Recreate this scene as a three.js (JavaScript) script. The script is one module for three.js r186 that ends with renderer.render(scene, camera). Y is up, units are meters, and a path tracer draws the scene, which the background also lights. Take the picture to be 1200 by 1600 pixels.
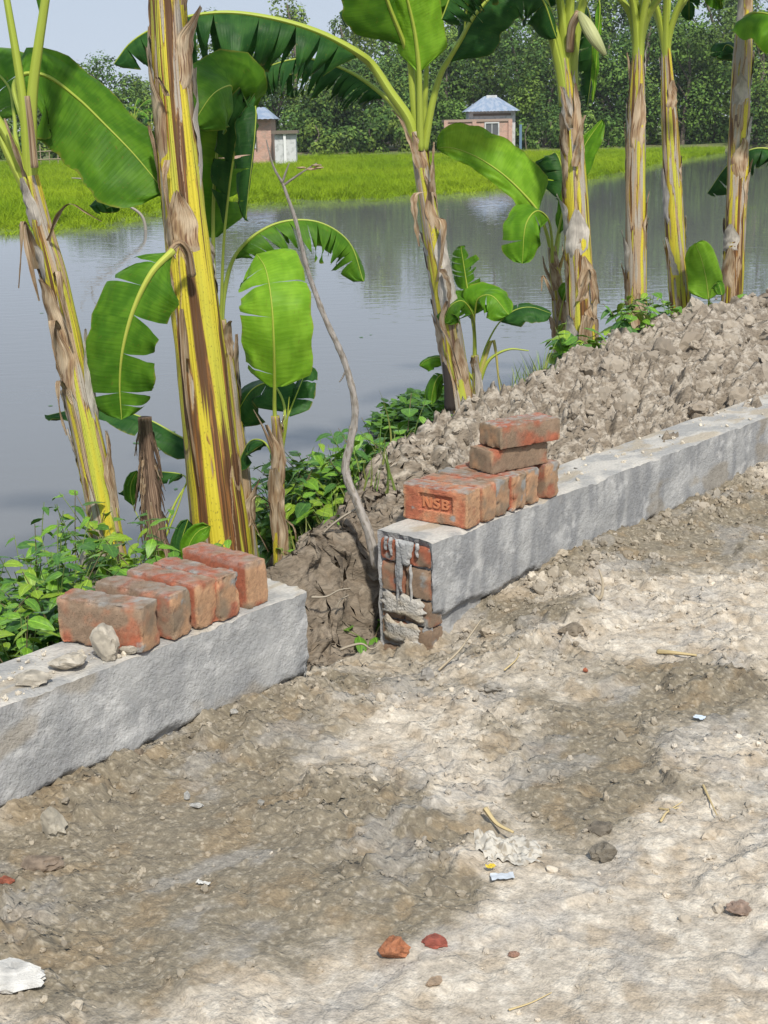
import * as THREE from 'three';
import { mergeGeometries } from 'three/addons/utils/BufferGeometryUtils.js';
import { FontLoader } from 'three/addons/loaders/FontLoader.js';
import { TextGeometry } from 'three/addons/geometries/TextGeometry.js';
import { createNoise2D, createNoise3D } from 'simplex-noise';

// ---------------------------------------------------------------- camera, sky, sun, exposure
const scene = new THREE.Scene(), lin0 = (r, g, b) => new THREE.Color().setRGB(r, g, b);
const camera = new THREE.PerspectiveCamera(2 * Math.atan(800 / 2100) * 180 / Math.PI, 0.75, 0.05, 1200);
camera.rotation.order = 'YXZ';
camera.position.set(0, 1.42, 0);
camera.rotation.set(-Math.atan(612 / 2100), 0, -1.2 * Math.PI / 180);
camera.updateMatrixWorld();

const SUN = new THREE.Vector3(0.18, 1.0, 0.86).normalize();   // behind the camera, a little to the right, high and hazy
{
  const w = 512, h = 256, data = new Float32Array(w * h * 4);
  const v = new THREE.Vector3();
  for (let j = 0; j < h; j++) for (let i = 0; i < w; i++) {
    const el = ((j + 0.5) / h - 0.5) * Math.PI, az = ((i + 0.5) / w - 0.5) * 2 * Math.PI;
    v.set(Math.cos(el) * Math.cos(az), Math.sin(el), Math.cos(el) * Math.sin(az));
    const up = Math.max(0, v.y), k = Math.pow(up, 0.55);
    const glow = Math.pow(Math.max(0, v.dot(SUN)), 6) * 0.4;
    const o = (j * w + i) * 4;
    data[o] = 0.435 - 0.22 * k + glow; data[o + 1] = 0.49 - 0.20 * k + glow * 0.97; data[o + 2] = 0.555 - 0.13 * k + glow * 0.9; data[o + 3] = 1;
    if (v.y < 0) { data[o] = 0.3; data[o + 1] = 0.3; data[o + 2] = 0.28; }
  }
  const sky = new THREE.DataTexture(data, w, h, THREE.RGBAFormat, THREE.FloatType);
  sky.mapping = THREE.EquirectangularReflectionMapping; sky.magFilter = THREE.LinearFilter; sky.needsUpdate = true;
  scene.background = sky; scene.environment = sky;
}
const sun = new THREE.DirectionalLight(new THREE.Color(1, 0.95, 0.86), 2.9);
sun.position.copy(SUN).multiplyScalar(60).add(new THREE.Vector3(0, 0, -20)); sun.target.position.set(0, 0, -20);
sun.castShadow = true; sun.shadow.radius = 7; sun.shadow.mapSize.set(4096, 4096);
Object.assign(sun.shadow.camera, { left: -60, right: 60, top: 60, bottom: -100, near: 1, far: 250 });
scene.add(sun, sun.target);
scene.fog = new THREE.FogExp2(lin0(0.74, 0.79, 0.86), 0.00035);
const renderer = new THREE.WebGLRenderer({ antialias: true });
renderer.toneMapping = THREE.LinearToneMapping; renderer.toneMappingExposure = 1.5;
renderer.shadowMap.enabled = true;

// ---------------------------------------------------------------- helpers
function rngOf(seed) { let a = seed >>> 0; return () => { a = (a + 0x6D2B79F5) | 0; let t = Math.imul(a ^ (a >>> 15), 1 | a); t = (t + Math.imul(t ^ (t >>> 7), 61 | t)) ^ t; return ((t ^ (t >>> 14)) >>> 0) / 4294967296; }; }
const n2 = createNoise2D(rngOf(11)), n3 = createNoise3D(rngOf(12));
const fbm = (x, y, o = 4) => { let s = 0, a = 0.5, f = 1; for (let i = 0; i < o; i++) { s += a * n2(x * f + i * 17.3, y * f - i * 9.1); a *= 0.5; f *= 2.03; } return s; };
const fbm3 = (x, y, z, o = 3) => { let s = 0, a = 0.5, f = 1; for (let i = 0; i < o; i++) { s += a * n3(x * f + i * 7.3, y * f, z * f - i * 3.1); a *= 0.5; f *= 2.03; } return s; };
const clamp = (x, a = 0, b = 1) => Math.min(b, Math.max(a, x));
const ss = (a, b, x) => { const t = clamp((x - a) / (b - a)); return t * t * (3 - 2 * t); };
const lerp = (a, b, t) => a + (b - a) * t;
const mixc = (a, b, t) => [lerp(a[0], b[0], t), lerp(a[1], b[1], t), lerp(a[2], b[2], t)];
const V = (x, y, z) => new THREE.Vector3(x, y, z);
const toSRGB = c => c <= 0.0031308 ? c * 12.92 : 1.055 * Math.pow(c, 1 / 2.4) - 0.055;
const rayDir = (px, py) => V((px - 600) / 2100, -(py - 800) / 2100, -1).applyQuaternion(camera.quaternion);
const onPlane = (px, py, h) => { const d = rayDir(px, py); return camera.position.clone().addScaledVector(d, (h - camera.position.y) / d.y); };   // the point of the ground level h under a spot of the picture
const at = (px, py, depth) => { const d = rayDir(px, py); return camera.position.clone().addScaledVector(d, -depth / d.z); };                     // a point that stands depth metres ahead
// wall coordinates: s along the wall, t away from it towards the road
const A0 = V(-0.84, 0, -2.6), WD = V(0.663, 0, -0.748).normalize(), WN = V(-WD.z, 0, WD.x);
const st = (s, t, y = 0) => V(A0.x + WD.x * s + WN.x * t, y, A0.z + WD.z * s + WN.z * t);
const toST = p => { const x = p.x - A0.x, z = p.z - A0.z; return [x * WD.x + z * WD.z, x * WN.x + z * WN.z]; };

const used = new Map();
function numbered(name) { const n = used.get(name) || 0; used.set(name, n + 1); return n ? `${name}_${String(n).padStart(3, '0')}` : name; }
function setup(o, label, category, group, kind) { if (label) o.userData.label = label; if (category) o.userData.category = category; if (group) o.userData.group = group; if (kind) o.userData.kind = kind; return o; }
function thing(name, label, category, pos = V(0, 0, 0), group) { const o = new THREE.Group(); o.name = numbered(name); o.position.copy(pos); scene.add(o); return setup(o, label, category, group); }
function mesh(name, geo, mat, parent) {
  const m = new THREE.Mesh(geo, mat); m.castShadow = m.receiveShadow = true;
  if (parent) { m.name = name; parent.add(m); } else { m.name = numbered(name); scene.add(m); }
  return m;
}
function local(geo, root) { geo.translate(-root.position.x, -root.position.y, -root.position.z); return geo; }
function tex(w, h, fn, srgb = true, wrap = THREE.RepeatWrapping) {
  const d = new Uint8Array(w * h * 4);
  for (let j = 0; j < h; j++) for (let i = 0; i < w; i++) {
    const c = fn((i + 0.5) / w, (j + 0.5) / h), o = (j * w + i) * 4;
    for (let k = 0; k < 3; k++) { const x = clamp(Array.isArray(c) ? c[k] : c); d[o + k] = Math.round(255 * (srgb ? toSRGB(x) : x)); }
    d[o + 3] = 255;
  }
  const t = new THREE.DataTexture(d, w, h, THREE.RGBAFormat); t.magFilter = THREE.LinearFilter; t.minFilter = THREE.LinearMipmapLinearFilter; t.generateMipmaps = true;
  t.wrapS = t.wrapT = wrap; if (srgb) t.colorSpace = THREE.SRGBColorSpace; t.needsUpdate = true; return t;
}
function std(p) { return new THREE.MeshStandardMaterial({ roughness: 0.9, side: THREE.DoubleSide, ...p }); }
function lin(r, g, b) { return new THREE.Color().setRGB(r, g, b); }
// grid(nu, nv, f) : f(u, v) -> {p, c?, uv?}
function grid(nu, nv, f) {
  const pos = [], col = [], uv = [], idx = []; let hasC = false;
  for (let j = 0; j <= nv; j++) for (let i = 0; i <= nu; i++) {
    const r = f(i / nu, j / nv, i, j); pos.push(r.p.x, r.p.y, r.p.z);
    if (r.c) { hasC = true; col.push(...r.c); }
    uv.push(...(r.uv || [i / nu, j / nv]));
  }
  for (let j = 0; j < nv; j++) for (let i = 0; i < nu; i++) { const a = j * (nu + 1) + i, b = a + 1, c = a + nu + 1, d = c + 1; idx.push(a, b, d, a, d, c); }
  const g = new THREE.BufferGeometry(); g.setAttribute('position', new THREE.Float32BufferAttribute(pos, 3)); g.setAttribute('uv', new THREE.Float32BufferAttribute(uv, 2));
  if (hasC) g.setAttribute('color', new THREE.Float32BufferAttribute(col, 3));
  g.setIndex(idx); g.computeVertexNormals(); return g;
}
// tapered tube along points; r(u, angle) radius; uv = (around, metres along) or v in 0..1
function tube(pts, r, radial = 8, segs = 20, unit = false, bumps = null) {
  const cu = new THREE.CatmullRomCurve3(pts, false, 'centripetal'), L = cu.getLength();
  const fr = cu.computeFrenetFrames(segs, false);
  // steady frame: angle 0 points to the side that looks most at +z
  const g = grid(radial, segs + 2, (a, vv, i, j) => {
    const k = clamp(j - 1, 0, segs), u = k / segs, cap = j === 0 || j === segs + 2;
    const c = cu.getPointAt(u), T = fr.tangents[k], ref = Math.abs(T.z) > 0.9 ? V(0, 1, 0) : V(0, 0, 1);
    const N = ref.clone().addScaledVector(T, -ref.dot(T)).normalize(), B = new THREE.Vector3().crossVectors(T, N);
    const ang = a * 2 * Math.PI, rr = cap ? 0.0001 : r(u, ang);
    const p = c.clone().addScaledVector(N, Math.cos(ang) * rr).addScaledVector(B, Math.sin(ang) * rr);
    if (bumps && !cap) p.addScaledVector(N, bumps(u, ang) * Math.cos(ang)).addScaledVector(B, bumps(u, ang) * Math.sin(ang));
    return { p, uv: [a, unit ? u : u * L] };
  });
  return g;
}
// seam-free normals for closed tubes
function rock(r, seed, rough = 0.35, detail = 3, stretch = [1, 1, 1], flat = 0, nPlanes = 9) {
  const g = new THREE.IcosahedronGeometry(1, detail), p = g.attributes.position, v = V(0, 0, 0);
  const rg = rngOf(seed), planes = [];
  for (let k = 0; k < nPlanes; k++) planes.push([V(rg() * 2 - 1, rg() * 2 - 1, rg() * 2 - 1).normalize(), 0.62 + rg() * 0.3]);
  for (let i = 0; i < p.count; i++) {
    v.fromBufferAttribute(p, i); const d = v.clone();
    let k = 1 + rough * fbm3(d.x * 1.3 + seed, d.y * 1.3, d.z * 1.3, 4);
    for (const [n, o] of planes) { const c = d.dot(n) * k; if (c > o) k *= o / c; }
    k *= 1 + 0.05 * fbm3(d.x * 7 + seed, d.y * 7, d.z * 7, 2);
    v.copy(d).multiplyScalar(r * k); v.set(v.x * stretch[0], Math.max(v.y, -r * (1 - flat)) * stretch[1], v.z * stretch[2]);
    p.setXYZ(i, v.x, v.y, v.z);
  }
  g.computeVertexNormals(); return g;
}
function paint(geo, fn) {   // vertex colours from a function of position (what the thing is made of)
  const p = geo.attributes.position, c = new Float32Array(p.count * 3);
  for (let i = 0; i < p.count; i++) c.set(fn(p.getX(i), p.getY(i), p.getZ(i)), i * 3);
  geo.setAttribute('color', new THREE.BufferAttribute(c, 3)); return geo;
}

const tile = (u, v, f, k = 0) => { const N = (a, b) => n2(a * f + k, b * f - k), wu = ss(0.7, 1, u), wv = ss(0.7, 1, v); return lerp(lerp(N(u, v), N(u - 1, v), wu), lerp(N(u, v - 1), N(u - 1, v - 1), wu), wv); };
const grainBump = tex(512, 512, (u, v) => 0.5 + 0.2 * tile(u, v, 14) + 0.16 * tile(u, v, 37, 5) + 0.12 * tile(u, v, 90, 9), false);
// ---------------------------------------------------------------- ground near the wall
const WATER = -0.85, WALL_H = 0.245, WALL_T = 0.21;
const spot = (px, py) => toST(onPlane(px, py, 0));
const wetSpots = [[450, 1290, .36], [250, 1420, .30], [560, 1370, .22], [930, 1180, .24], [880, 1260, .15], [110, 1370, .22], [150, 1530, .07], [330, 1180, .2], [640, 1340, .18], [1000, 850, .35], [1080, 1080, .2], [1120, 800, .3], [820, 960, .16], [560, 1060, .14], [120, 1240, .16], [420, 1110, .14]].map(([x, y, r]) => [...spot(x, y), r]);
const drySpots = [[600, 1560, .22], [880, 1530, .26], [1130, 1480, .28], [400, 1580, .14], [1120, 940, .26], [620, 1175, .15], [690, 1120, .14], [1000, 1000, .2], [1150, 1330, .2], [760, 1240, .13], [800, 1340, .1], [1150, 1180, .12]].map(([x, y, r]) => [...spot(x, y), r]);
const smoothSpots = [[300, 1420, .22], [600, 1560, .3], [900, 1540, .3], [940, 1180, .14], [1150, 1500, .3], [1100, 850, .2], [450, 1330, .12]].map(([x, y, r]) => [...spot(x, y), r]);
const field = (list, s, t) => { let m = 0; for (const [a, b, r] of list) { const d = ((s - a) ** 2 + (t - b) ** 2) / (r * r); if (d < 6) m += Math.exp(-d * 1.2); } return m; };
function bankShape(s, t) {           // large form only
  if (t >= -0.1) {
    let h = 0.012 * fbm(s * 0.9, t * 0.9, 2);
    h += 0.03 * Math.exp(-(((s - 2.55) / 0.6) ** 2)) * Math.exp(-(((t - 0.02) / 0.2) ** 2));         // spoil against the right wall
    h += 0.09 * ss(2.6, 4.6, s) * Math.exp(-((t / 0.3) ** 2));
    h -= 0.1 * Math.exp(-(((s - 1.36) / 0.3) ** 2)) * ss(0.38, 0.0, t);                           // dug out at the gap
    h += 0.03 * Math.exp(-(((s - 1.75) / 0.25) ** 2 + ((t - 0.3) / 0.12) ** 2));
    return h;
  }
  const q = -t;
  const tc = lerp(lerp(0.36, 0.7, ss(1.35, 2.4, s)), 1.1, ss(2.4, 4.5, s)) + 0.12 * fbm(s * 1.1, 3.3, 2);
  let R;
  const top = lerp(0.19, 0.30, ss(1.6, 2.5, s)) + 0.07 * ss(3, 5.5, s);
  if (q < tc) R = lerp(0.15, top, ss(0.2, tc * 0.9, q));
  else R = lerp(top, -0.06, ss(0, 0.3, q - tc)) - 1.25 * Math.pow(clamp((q - tc - 0.15) / 2.4), 1.1);
  const L = q < 0.7 ? lerp(-0.02, -0.04, q / 0.7) : lerp(-0.04, -1.25, Math.pow(clamp((q - 0.7) / 2.6), 1.25));
  let w = ss(1.12, 1.52, s + 0.1 * fbm(s * 3, t * 3, 2) + (q - 0.4) * 0.1);
  const hole = ss(0.9, 1.0, s) * ss(1.68, 1.52, s) * ss(0.42, 0.27, q);
  return lerp(lerp(L, R, w), -0.14, hole);
}
function roughAt(s, t) {
  if (t < -0.1) return s > 1.0 ? 1.6 : 0.8;
  const sm = clamp(field(smoothSpots, s, t));
  return lerp(1, 0.16, sm) * (0.75 + 0.5 * n2(s * 1.7 + 5, t * 1.7));
}
const wetAt = (s, t) => {
  const ws = s + 0.11 * fbm(s * 3.1 + 4, t * 3.1, 4), wt = t + 0.11 * fbm(s * 3.1 - 8, t * 3.1 + 3, 4);
  let k = 0.10 + field(wetSpots, ws, wt) - 1.15 * field(drySpots, ws, wt) + 0.55 * fbm(s * 2.6, t * 2.6, 5);
  return ss(-0.4, 0.75, k);
};
function groundH(s, t) {
  const h = bankShape(s, t), a = roughAt(s, t);
  const c1 = n2(s * 9, t * 9), c2 = n2(s * 23 + 3, t * 23), c3 = n2(s * 55, t * 55 + 7), c4 = n2(s * 110, t * 110);
  const lump = 0.02 * Math.max(0, c1) + 0.015 * Math.abs(c2) + 0.006 * c3 + 0.0028 * c4;
  const crust = 0.016 * ss(0.05, 0.12, fbm(s * 2.3 + 20, t * 2.3, 5)) + 0.007 * ss(-0.06, -0.01, fbm(s * 4.1 - 7, t * 4.1, 4));
  const mound = t < -0.1 && s > 1 ? (0.06 * n2(s * 4 + 9, t * 4) + 0.06 * Math.abs(n2(s * 9, t * 9 + 4)) + 0.03 * Math.abs(n2(s * 17, t * 17)) + 0.012 * n2(s * 40, t * 40)) * ss(1.4, 2.6, s) : 0;
  return h + a * lump + crust * (0.5 + 0.6 * a) + mound - 0.012;
}
const groundAt = p => { const [s, t] = toST(p); return groundH(s, t); };
const WET = [0.20, 0.168, 0.118], DRY = [0.43, 0.375, 0.30], PALE = [0.55, 0.495, 0.41], DARK = [0.085, 0.068, 0.048], GREY = [0.30, 0.29, 0.275];
function groundColour(s, t) {
  const w = wetAt(s, t), f1 = fbm(s * 11, t * 11, 4), f2 = fbm(s * 42 + 3, t * 42, 3), f3 = n2(s * 160, t * 160);
  let c = mixc(DRY, WET, w);
  c = mixc(c, PALE, (1 - w) * ss(0.02, 0.35, f1) * 0.7 + w * ss(0.22, 0.42, f2) * 0.22);
  c = mixc(c, DARK, ss(0.12, 0.42, -f1) * (0.12 + 0.5 * w * roughAt(s, t) * 0.7));
  c = mixc(c, [0.25, 0.17, 0.085], ss(0.1, 0.4, fbm(s * 5 + 30, t * 5, 3)) * 0.35);          // ochre clay
  c = mixc(c, GREY, ss(0.12, 0.4, fbm(s * 2.1 - 3, t * 3.2, 5)) * 0.4);                       // spilt cement slurry
  if (t < -0.1) { const m = ss(1.7, 2.3, s); c = mixc(mixc([0.15, 0.115, 0.08], DRY, 0.18 + 0.25 * f1), mixc([0.225, 0.185, 0.14], [0.40, 0.35, 0.285], ss(-0.2, 0.4, f1)), m); c = mixc(c, DARK, 0.35 * ss(0.1, 0.45, -f2)); }
  const k = 1 + 0.3 * f2 + 0.2 * f3;
  return [c[0] * k, c[1] * k, c[2] * k];
}
const GS0 = -0.6, GS1 = 4.0, GT0 = -1.25, GT1 = 1.8;
const groundMap = tex(2048, 1360, (u, v) => groundColour(lerp(GS0, GS1, u), lerp(GT0, GT1, v)), true, THREE.MirroredRepeatWrapping);
const fineBump = grainBump.clone(); fineBump.repeat.set(11, 7.3);
const groundMat = std({ map: groundMap, roughness: 0.95, bumpMap: fineBump, bumpScale: 0.004 });
function axis(lo, f0, f1, hi, step) {
  const a = []; for (let x = f0; x < f1; x += step) a.push(x); a.push(f1);
  for (let d = step, x = f1; x < hi;) { d *= 1.16; x = Math.min(hi, x + d); a.push(x); }
  const b = []; for (let d = step, x = f0; x > lo;) { d *= 1.16; x = Math.max(lo, x - d); b.push(x); }
  return b.reverse().concat(a);
}
{
  const S = axis(-60, -0.45, 4.0, 60, 0.0085), T = axis(-4.6, -1.15, 1.62, 60, 0.0085);
  const g = grid(S.length - 1, T.length - 1, (u, v, i, j) => { const s = S[i], t = T[j]; const h = groundH(s, t), p = st(s, t, h), k = t < -0.12 && s > 0.95 && t > -1.6 ? ss(0.95, 1.05, s) * ss(-0.22, -0.27, t) * ss(2.5, 1.9, s) : 0;
    if (k) { const a = 0.05 * fbm3(p.x * 6, p.y * 6, p.z * 6, 3) + 0.03 * fbm3(p.x * 19, p.y * 19, p.z * 19, 3), b = 0.05 * fbm3(p.x * 6 + 40, p.y * 6, p.z * 6, 3) + 0.03 * fbm3(p.x * 19, p.y * 19 + 30, p.z * 19, 3); p.addScaledVector(WN, Math.min(a, 0.02) * k).addScaledVector(WD, b * k); p.y += k * 0.02 * fbm3(p.x * 25, p.y * 25, p.z * 25, 2); }
    return { p, uv: [(s + h * 0.7 - GS0) / (GS1 - GS0), (t - (t < -0.1 ? h : 0) - GT0) / (GT1 - GT0)] }; });
  setup(mesh('ground', g, groundMat), 'muddy rutted earth road verge and spoil bank', 'ground', null, 'structure');
}
// loose clods and crumbs too many to count
function clods(name, label, spots, seed, geos) {
  const rg = rngOf(seed), M = new THREE.Matrix4(), Q = new THREE.Quaternion(), E = new THREE.Euler();
  geos.forEach((geo, k) => {
    const mine = spots.filter((_, i) => i % geos.length === k); if (!mine.length) return;
    const im = new THREE.InstancedMesh(geo, std({ roughness: 0.97, color: 0xffffff }), mine.length);
    mine.forEach(([p, r, c], i) => { E.set(rg() * 6, rg() * 6, rg() * 6); Q.setFromEuler(E); M.compose(p, Q, V(r * (0.7 + rg() * 0.6), r * (0.6 + rg() * 0.4), r * (0.7 + rg() * 0.6))); im.setMatrixAt(i, M); im.setColorAt(i, lin(...c)); });
    im.castShadow = im.receiveShadow = true; im.name = numbered(name); scene.add(im); setup(im, label, 'clods', null, 'stuff');
  });
}
const clodGeos = [rock(1, 3, 0.6, 2), rock(1, 9, 0.8, 2)];
{
  const rg = rngOf(77), road = [], heap = [];
  while (road.length < 7500) {
    const s = lerp(-0.5, 4, rg()), t = lerp(0.02, 1.65, rg()); const a = roughAt(s, t), w = wetAt(s, t);
    const near = Math.exp(-((t / 0.3) ** 2)) * (0.4 + 0.8 * ss(1.2, 1.8, s));
    if (rg() > a * 0.55 * (0.4 + 0.8 * ss(0, 0.3, fbm(s * 3 + 9, t * 3, 3))) + near * 0.5 + 0.04) continue;
    const r = 0.002 + 0.009 * Math.pow(rg(), 4) + (rg() < 0.025 ? 0.01 * rg() : 0) + (near > 0.5 && s > 1.4 && rg() < 0.12 ? 0.016 * rg() : 0);
    const g = groundColour(s, t), pale = rg() < 0.1 ? 1.35 : 0.8 + 0.4 * rg();
    road.push([st(s, t, groundH(s, t) + r * 0.25), r, mixc(g, DRY, 0.35).map(x => x * pale)]);
  }
  while (heap.length < 3000) {
    const s = 1.5 + 8.5 * Math.pow(rg(), 1.2), t = -0.24 - rg() * 1.3;
    if (s < 2 && rg() > 0.3) continue;
    const r = 0.005 + 0.06 * Math.pow(rg(), 3.2) * ss(1.6, 4, s) + 0.006 * rg(), k = 0.9 + 0.2 * rg();
    heap.push([st(s, t, groundH(s, t) - r * 0.3), r, mixc(groundColour(s, t), mixc([0.22, 0.18, 0.135], [0.40, 0.345, 0.275], rg()), 0.6).map(x => x * k)]);
  }
  clods('soil_crumbs', 'small soil crumbs and grit strewn over the road verge', road, 5, clodGeos);
  clods('soil_clods', 'dry earth clods heaped behind the right wall', heap, 6, [rock(1, 15, 0.5, 3, [1, 1, 1], 0, 5), rock(1, 19, 0.6, 3, [1.2, 0.8, 1], 0, 6), rock(1, 23, 0.45, 3, [1, 1, 1], 0, 4)]);
}

// ---------------------------------------------------------------- far land, pond
{
  const g = grid(120, 60, (u, v) => {
    const x = lerp(-260, 260, u), z = lerp(-80, -420, v * v);
    const edge = -86 + 3 * fbm(x * 0.05, 2, 2) - 10 * ss(14, 30, x); const k = ss(edge + 3, edge - 1, z);
    return { p: V(x, lerp(-1.3, -0.55 + 0.25 * fbm(x * 0.1, z * 0.1, 2), k), z), c: mixc([0.10, 0.13, 0.035], [0.2, 0.16, 0.09], ss(0, 0.3, fbm(x * 0.2, z * 0.2, 3))) };
  });
  setup(mesh('far_ground', g, std({ vertexColors: true, roughness: 1 })), 'grassy far bank beyond the pond', 'ground', null, 'structure');
  const rip = tex(1024, 1024, (u, v) => {
    const per = (fx, fy, ph) => Math.sin(2 * Math.PI * (fx * u + fy * v) + ph);
    const w = 0.3 * n3(Math.cos(u * 6.283) * 1.5, Math.sin(u * 6.283) * 1.5 + Math.cos(v * 6.283) * 1.5, Math.sin(v * 6.283) * 1.5);
    return 0.5 + 0.1 * (per(3, 11, w * 6) + per(-5, 17, 1 + w * 5) + 0.7 * per(7, 29, 2 + w * 8) + 0.5 * per(-13, 41, 4 - w * 7) + 0.4 * per(21, 37, w * 9)) * (0.6 + w * 1.2);
  }, false);
  rip.repeat.set(90, 90);
  const pond = new THREE.PlaneGeometry(520, 520); pond.rotateX(-Math.PI / 2); pond.translate(0, WATER, -262);
  const water = new THREE.MeshPhysicalMaterial({ color: lin(0.165, 0.165, 0.16), roughness: 0.02, ior: 1.33, bumpMap: rip, bumpScale: 0.0022 });
  setup(mesh('pond_water', pond, water), 'calm grey pond water mirroring sky and trees', 'water', null, 'structure');
}

// ---------------------------------------------------------------- banana leaves and stems
const leafTex = (seed, a, b) => tex(512, 256, (u, v) => {
  const e = Math.abs(v - 0.5) * 2, vein = n2(u * 260 + seed, 1.5 + e * 0.6) * 0.5 + n2(u * 90 + seed, e * 1.4) * 0.5;
  const k = ss(-0.5, 0.6, fbm(u * 7 + seed, v * 3, 3) + 0.25 * vein);
  let c = mixc(a, b, k); const m = 1 + 0.07 * vein; c = c.map(x => x * m);
  if (n2(u * 30 + seed * 3, v * 22) > 0.86) c = mixc(c, [0.2, 0.15, 0.03], 0.45);
  const edge = ss(0.95, 1.0, e + 0.03 * n2(u * 40, seed)); return mixc(c, [0.30, 0.26, 0.05], edge * 0.5);
});
const leafBump = tex(512, 64, (u, v) => 0.5 + 0.3 * Math.sin(u * 2 * Math.PI * 64) * 0.6 + 0.25 * n2(u * 220, v * 2), false);
const leafMat = (map, rough = 0.42) => new THREE.MeshPhysicalMaterial({ map, roughness: rough, side: THREE.DoubleSide, transmission: 0.3, thickness: 0, ior: 1.4, specularIntensity: 0.25, bumpMap: leafBump, bumpScale: 0.0008 });
const LEAF = {
  mid: leafMat(leafTex(1, [0.06, 0.165, 0.012], [0.11, 0.25, 0.018]), 0.5),
  dark: leafMat(leafTex(2, [0.022, 0.08, 0.018], [0.045, 0.13, 0.026]), 0.45),
  bright: leafMat(leafTex(3, [0.15, 0.32, 0.018], [0.22, 0.42, 0.03]), 0.45),
  fresh: leafMat(leafTex(4, [0.085, 0.22, 0.012], [0.14, 0.31, 0.02]), 0.42),
};
const fibreBump = tex(256, 256, (u, v) => 0.5 + 0.35 * n2(Math.cos(u * 6.283) * 9, Math.sin(u * 6.283) * 9 + v * 1.5) + 0.15 * n2(u * 120, v * 6), false);
const stalkMat = std({ color: lin(0.33, 0.40, 0.05), roughness: 0.5 });
const ribMat = std({ color: lin(0.42, 0.46, 0.07), roughness: 0.5 });
const strawTex = seed => tex(256, 256, (u, v) => { const f = n2(u * 70 + seed, v * 2.2) * 0.5 + n2(u * 24, v * 1.2 + seed) * 0.5, k = fbm(u * 3 + seed, v * 3, 3); let c = mixc([0.42, 0.28, 0.15], [0.55, 0.43, 0.29], ss(-0.4, 0.4, k)); c = mixc(c, [0.16, 0.085, 0.05], ss(0.15, 0.5, f - k * 0.5)); return c.map(x => x * (1 + 0.25 * f)); });
const DRYM = [1, 2].map(s => std({ map: strawTex(s), roughness: 0.85, bumpMap: fibreBump, bumpScale: 0.003 }));
const greyDry = std({ map: tex(256, 256, (u, v) => { const f = n2(u * 60, v * 2), k = fbm(u * 3, v * 4, 3); return mixc([0.40, 0.36, 0.31], [0.55, 0.5, 0.43], ss(-0.4, 0.4, k)).map(x => x * (1 + 0.25 * f)); }), roughness: 0.85, bumpMap: fibreBump, bumpScale: 0.003 });
const shagMat = std({ map: tex(256, 256, (u, v) => { const f = n2(u * 90, v * 3) * 0.6 + n2(u * 30, v * 5) * 0.4; return mixc([0.13, 0.075, 0.045], [0.36, 0.25, 0.17], ss(-0.5, 0.6, f)); }), roughness: 0.95, bumpMap: fibreBump, bumpScale: 0.006 });

// one blade: pts = midrib points in the world, W half width, face = the way the upper side looks, fold/droop in radians, tear 0..1
function blade(pts, { W, W2 = W, face = V(0, 1, 0), fold = 0.2, droop = 0.8, tear = 0.4, cuts = 14, seed = 1, base = 0.14, fwd = 0.25, tip = 0.45, twist = 0 }) {
  const cu = new THREE.CatmullRomCurve3(pts, false, 'centripetal'), L = cu.getLength(), rg = rngOf(seed * 7919 + 13), parts = [];
  const shape = u => ss(-0.03, base, u) * (u > tip ? Math.pow(Math.max(0, 1 - ((u - tip) / (1 - tip)) ** 2.6), 0.62) : 1);
  for (const side of [1, -1]) {
    const edges = [0]; let u_ = 0; while (true) { u_ += (0.4 + 1.3 * rg()) / cuts; if (u_ > 0.96) break; if (rg() < tear) edges.push(u_); } edges.push(1);
    for (let b = 0; b + 1 < edges.length; b++) {
      const ua = edges[b], ub = edges[b + 1], dd = (rg() - 0.35) * 1.0 * tear, ga = b ? 0.004 + 0.045 * rg() * rg() * (0.4 + tear) : 0, gb = b + 2 < edges.length ? 0.004 + 0.045 * rg() * rg() * (0.4 + tear) : 0, W0 = side > 0 ? W : W2;
      const cutLen = 1 - 0.14 * rg() * tear, curl = (rg() - 0.5) * 0.7 * tear, bl = (ub - ua) * L, g0 = Math.min(ga, bl * 0.3), g1 = Math.min(gb, bl * 0.3);
      const nu = Math.max(3, Math.ceil(bl / 0.022)), nv = 8;
      parts.push(grid(nu, nv, (a, v) => {
        const u0 = lerp(ua, ub, a), m = cu.getPointAt(u0), T = cu.getTangentAt(u0);
        const f = face.clone(); if (twist) f.applyAxisAngle(T, twist * (u0 - 0.3));
        const B = new THREE.Vector3().crossVectors(T, f).normalize(), N = new THREE.Vector3().crossVectors(B, T).normalize();
        const w = W0 * shape(u0) * cutLen * (1 + 0.06 * n2(u0 * L * 9 + seed, side) + 0.05 * n2(u0 * L * 3, seed + side)), p = m.clone(), n = 6, ee = Math.max(0, 1 - a * bl / 0.07) * 0.4 + Math.max(0, 1 - (1 - a) * bl / 0.07) * 0.4;
        for (let k = 0; k < n; k++) { const q = (k + 0.5) / n * v, th = fold + (droop + dd + ee * tear) * q * 1.1 + curl * q * q * 2; p.addScaledVector(B, side * Math.cos(th) * w * v / n).addScaledVector(N, -Math.sin(th) * w * v / n); }
        p.addScaledVector(T, fwd * w * v + Math.pow(v, 1.5) * (g0 * (1 - a) - g1 * a) * w / 0.12);
        p.addScaledVector(N, v * (0.0012 * Math.sin(u0 * L * 2 * Math.PI / 0.045 + seed) + 0.014 * n2(u0 * L * 7 + seed, side * v * 2)));
        return { p, uv: [u0 * L * 0.9 + seed * 0.37, 0.5 + side * v * 0.5] };
      }));
    }
  }
  return mergeGeometries(parts);
}
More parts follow.
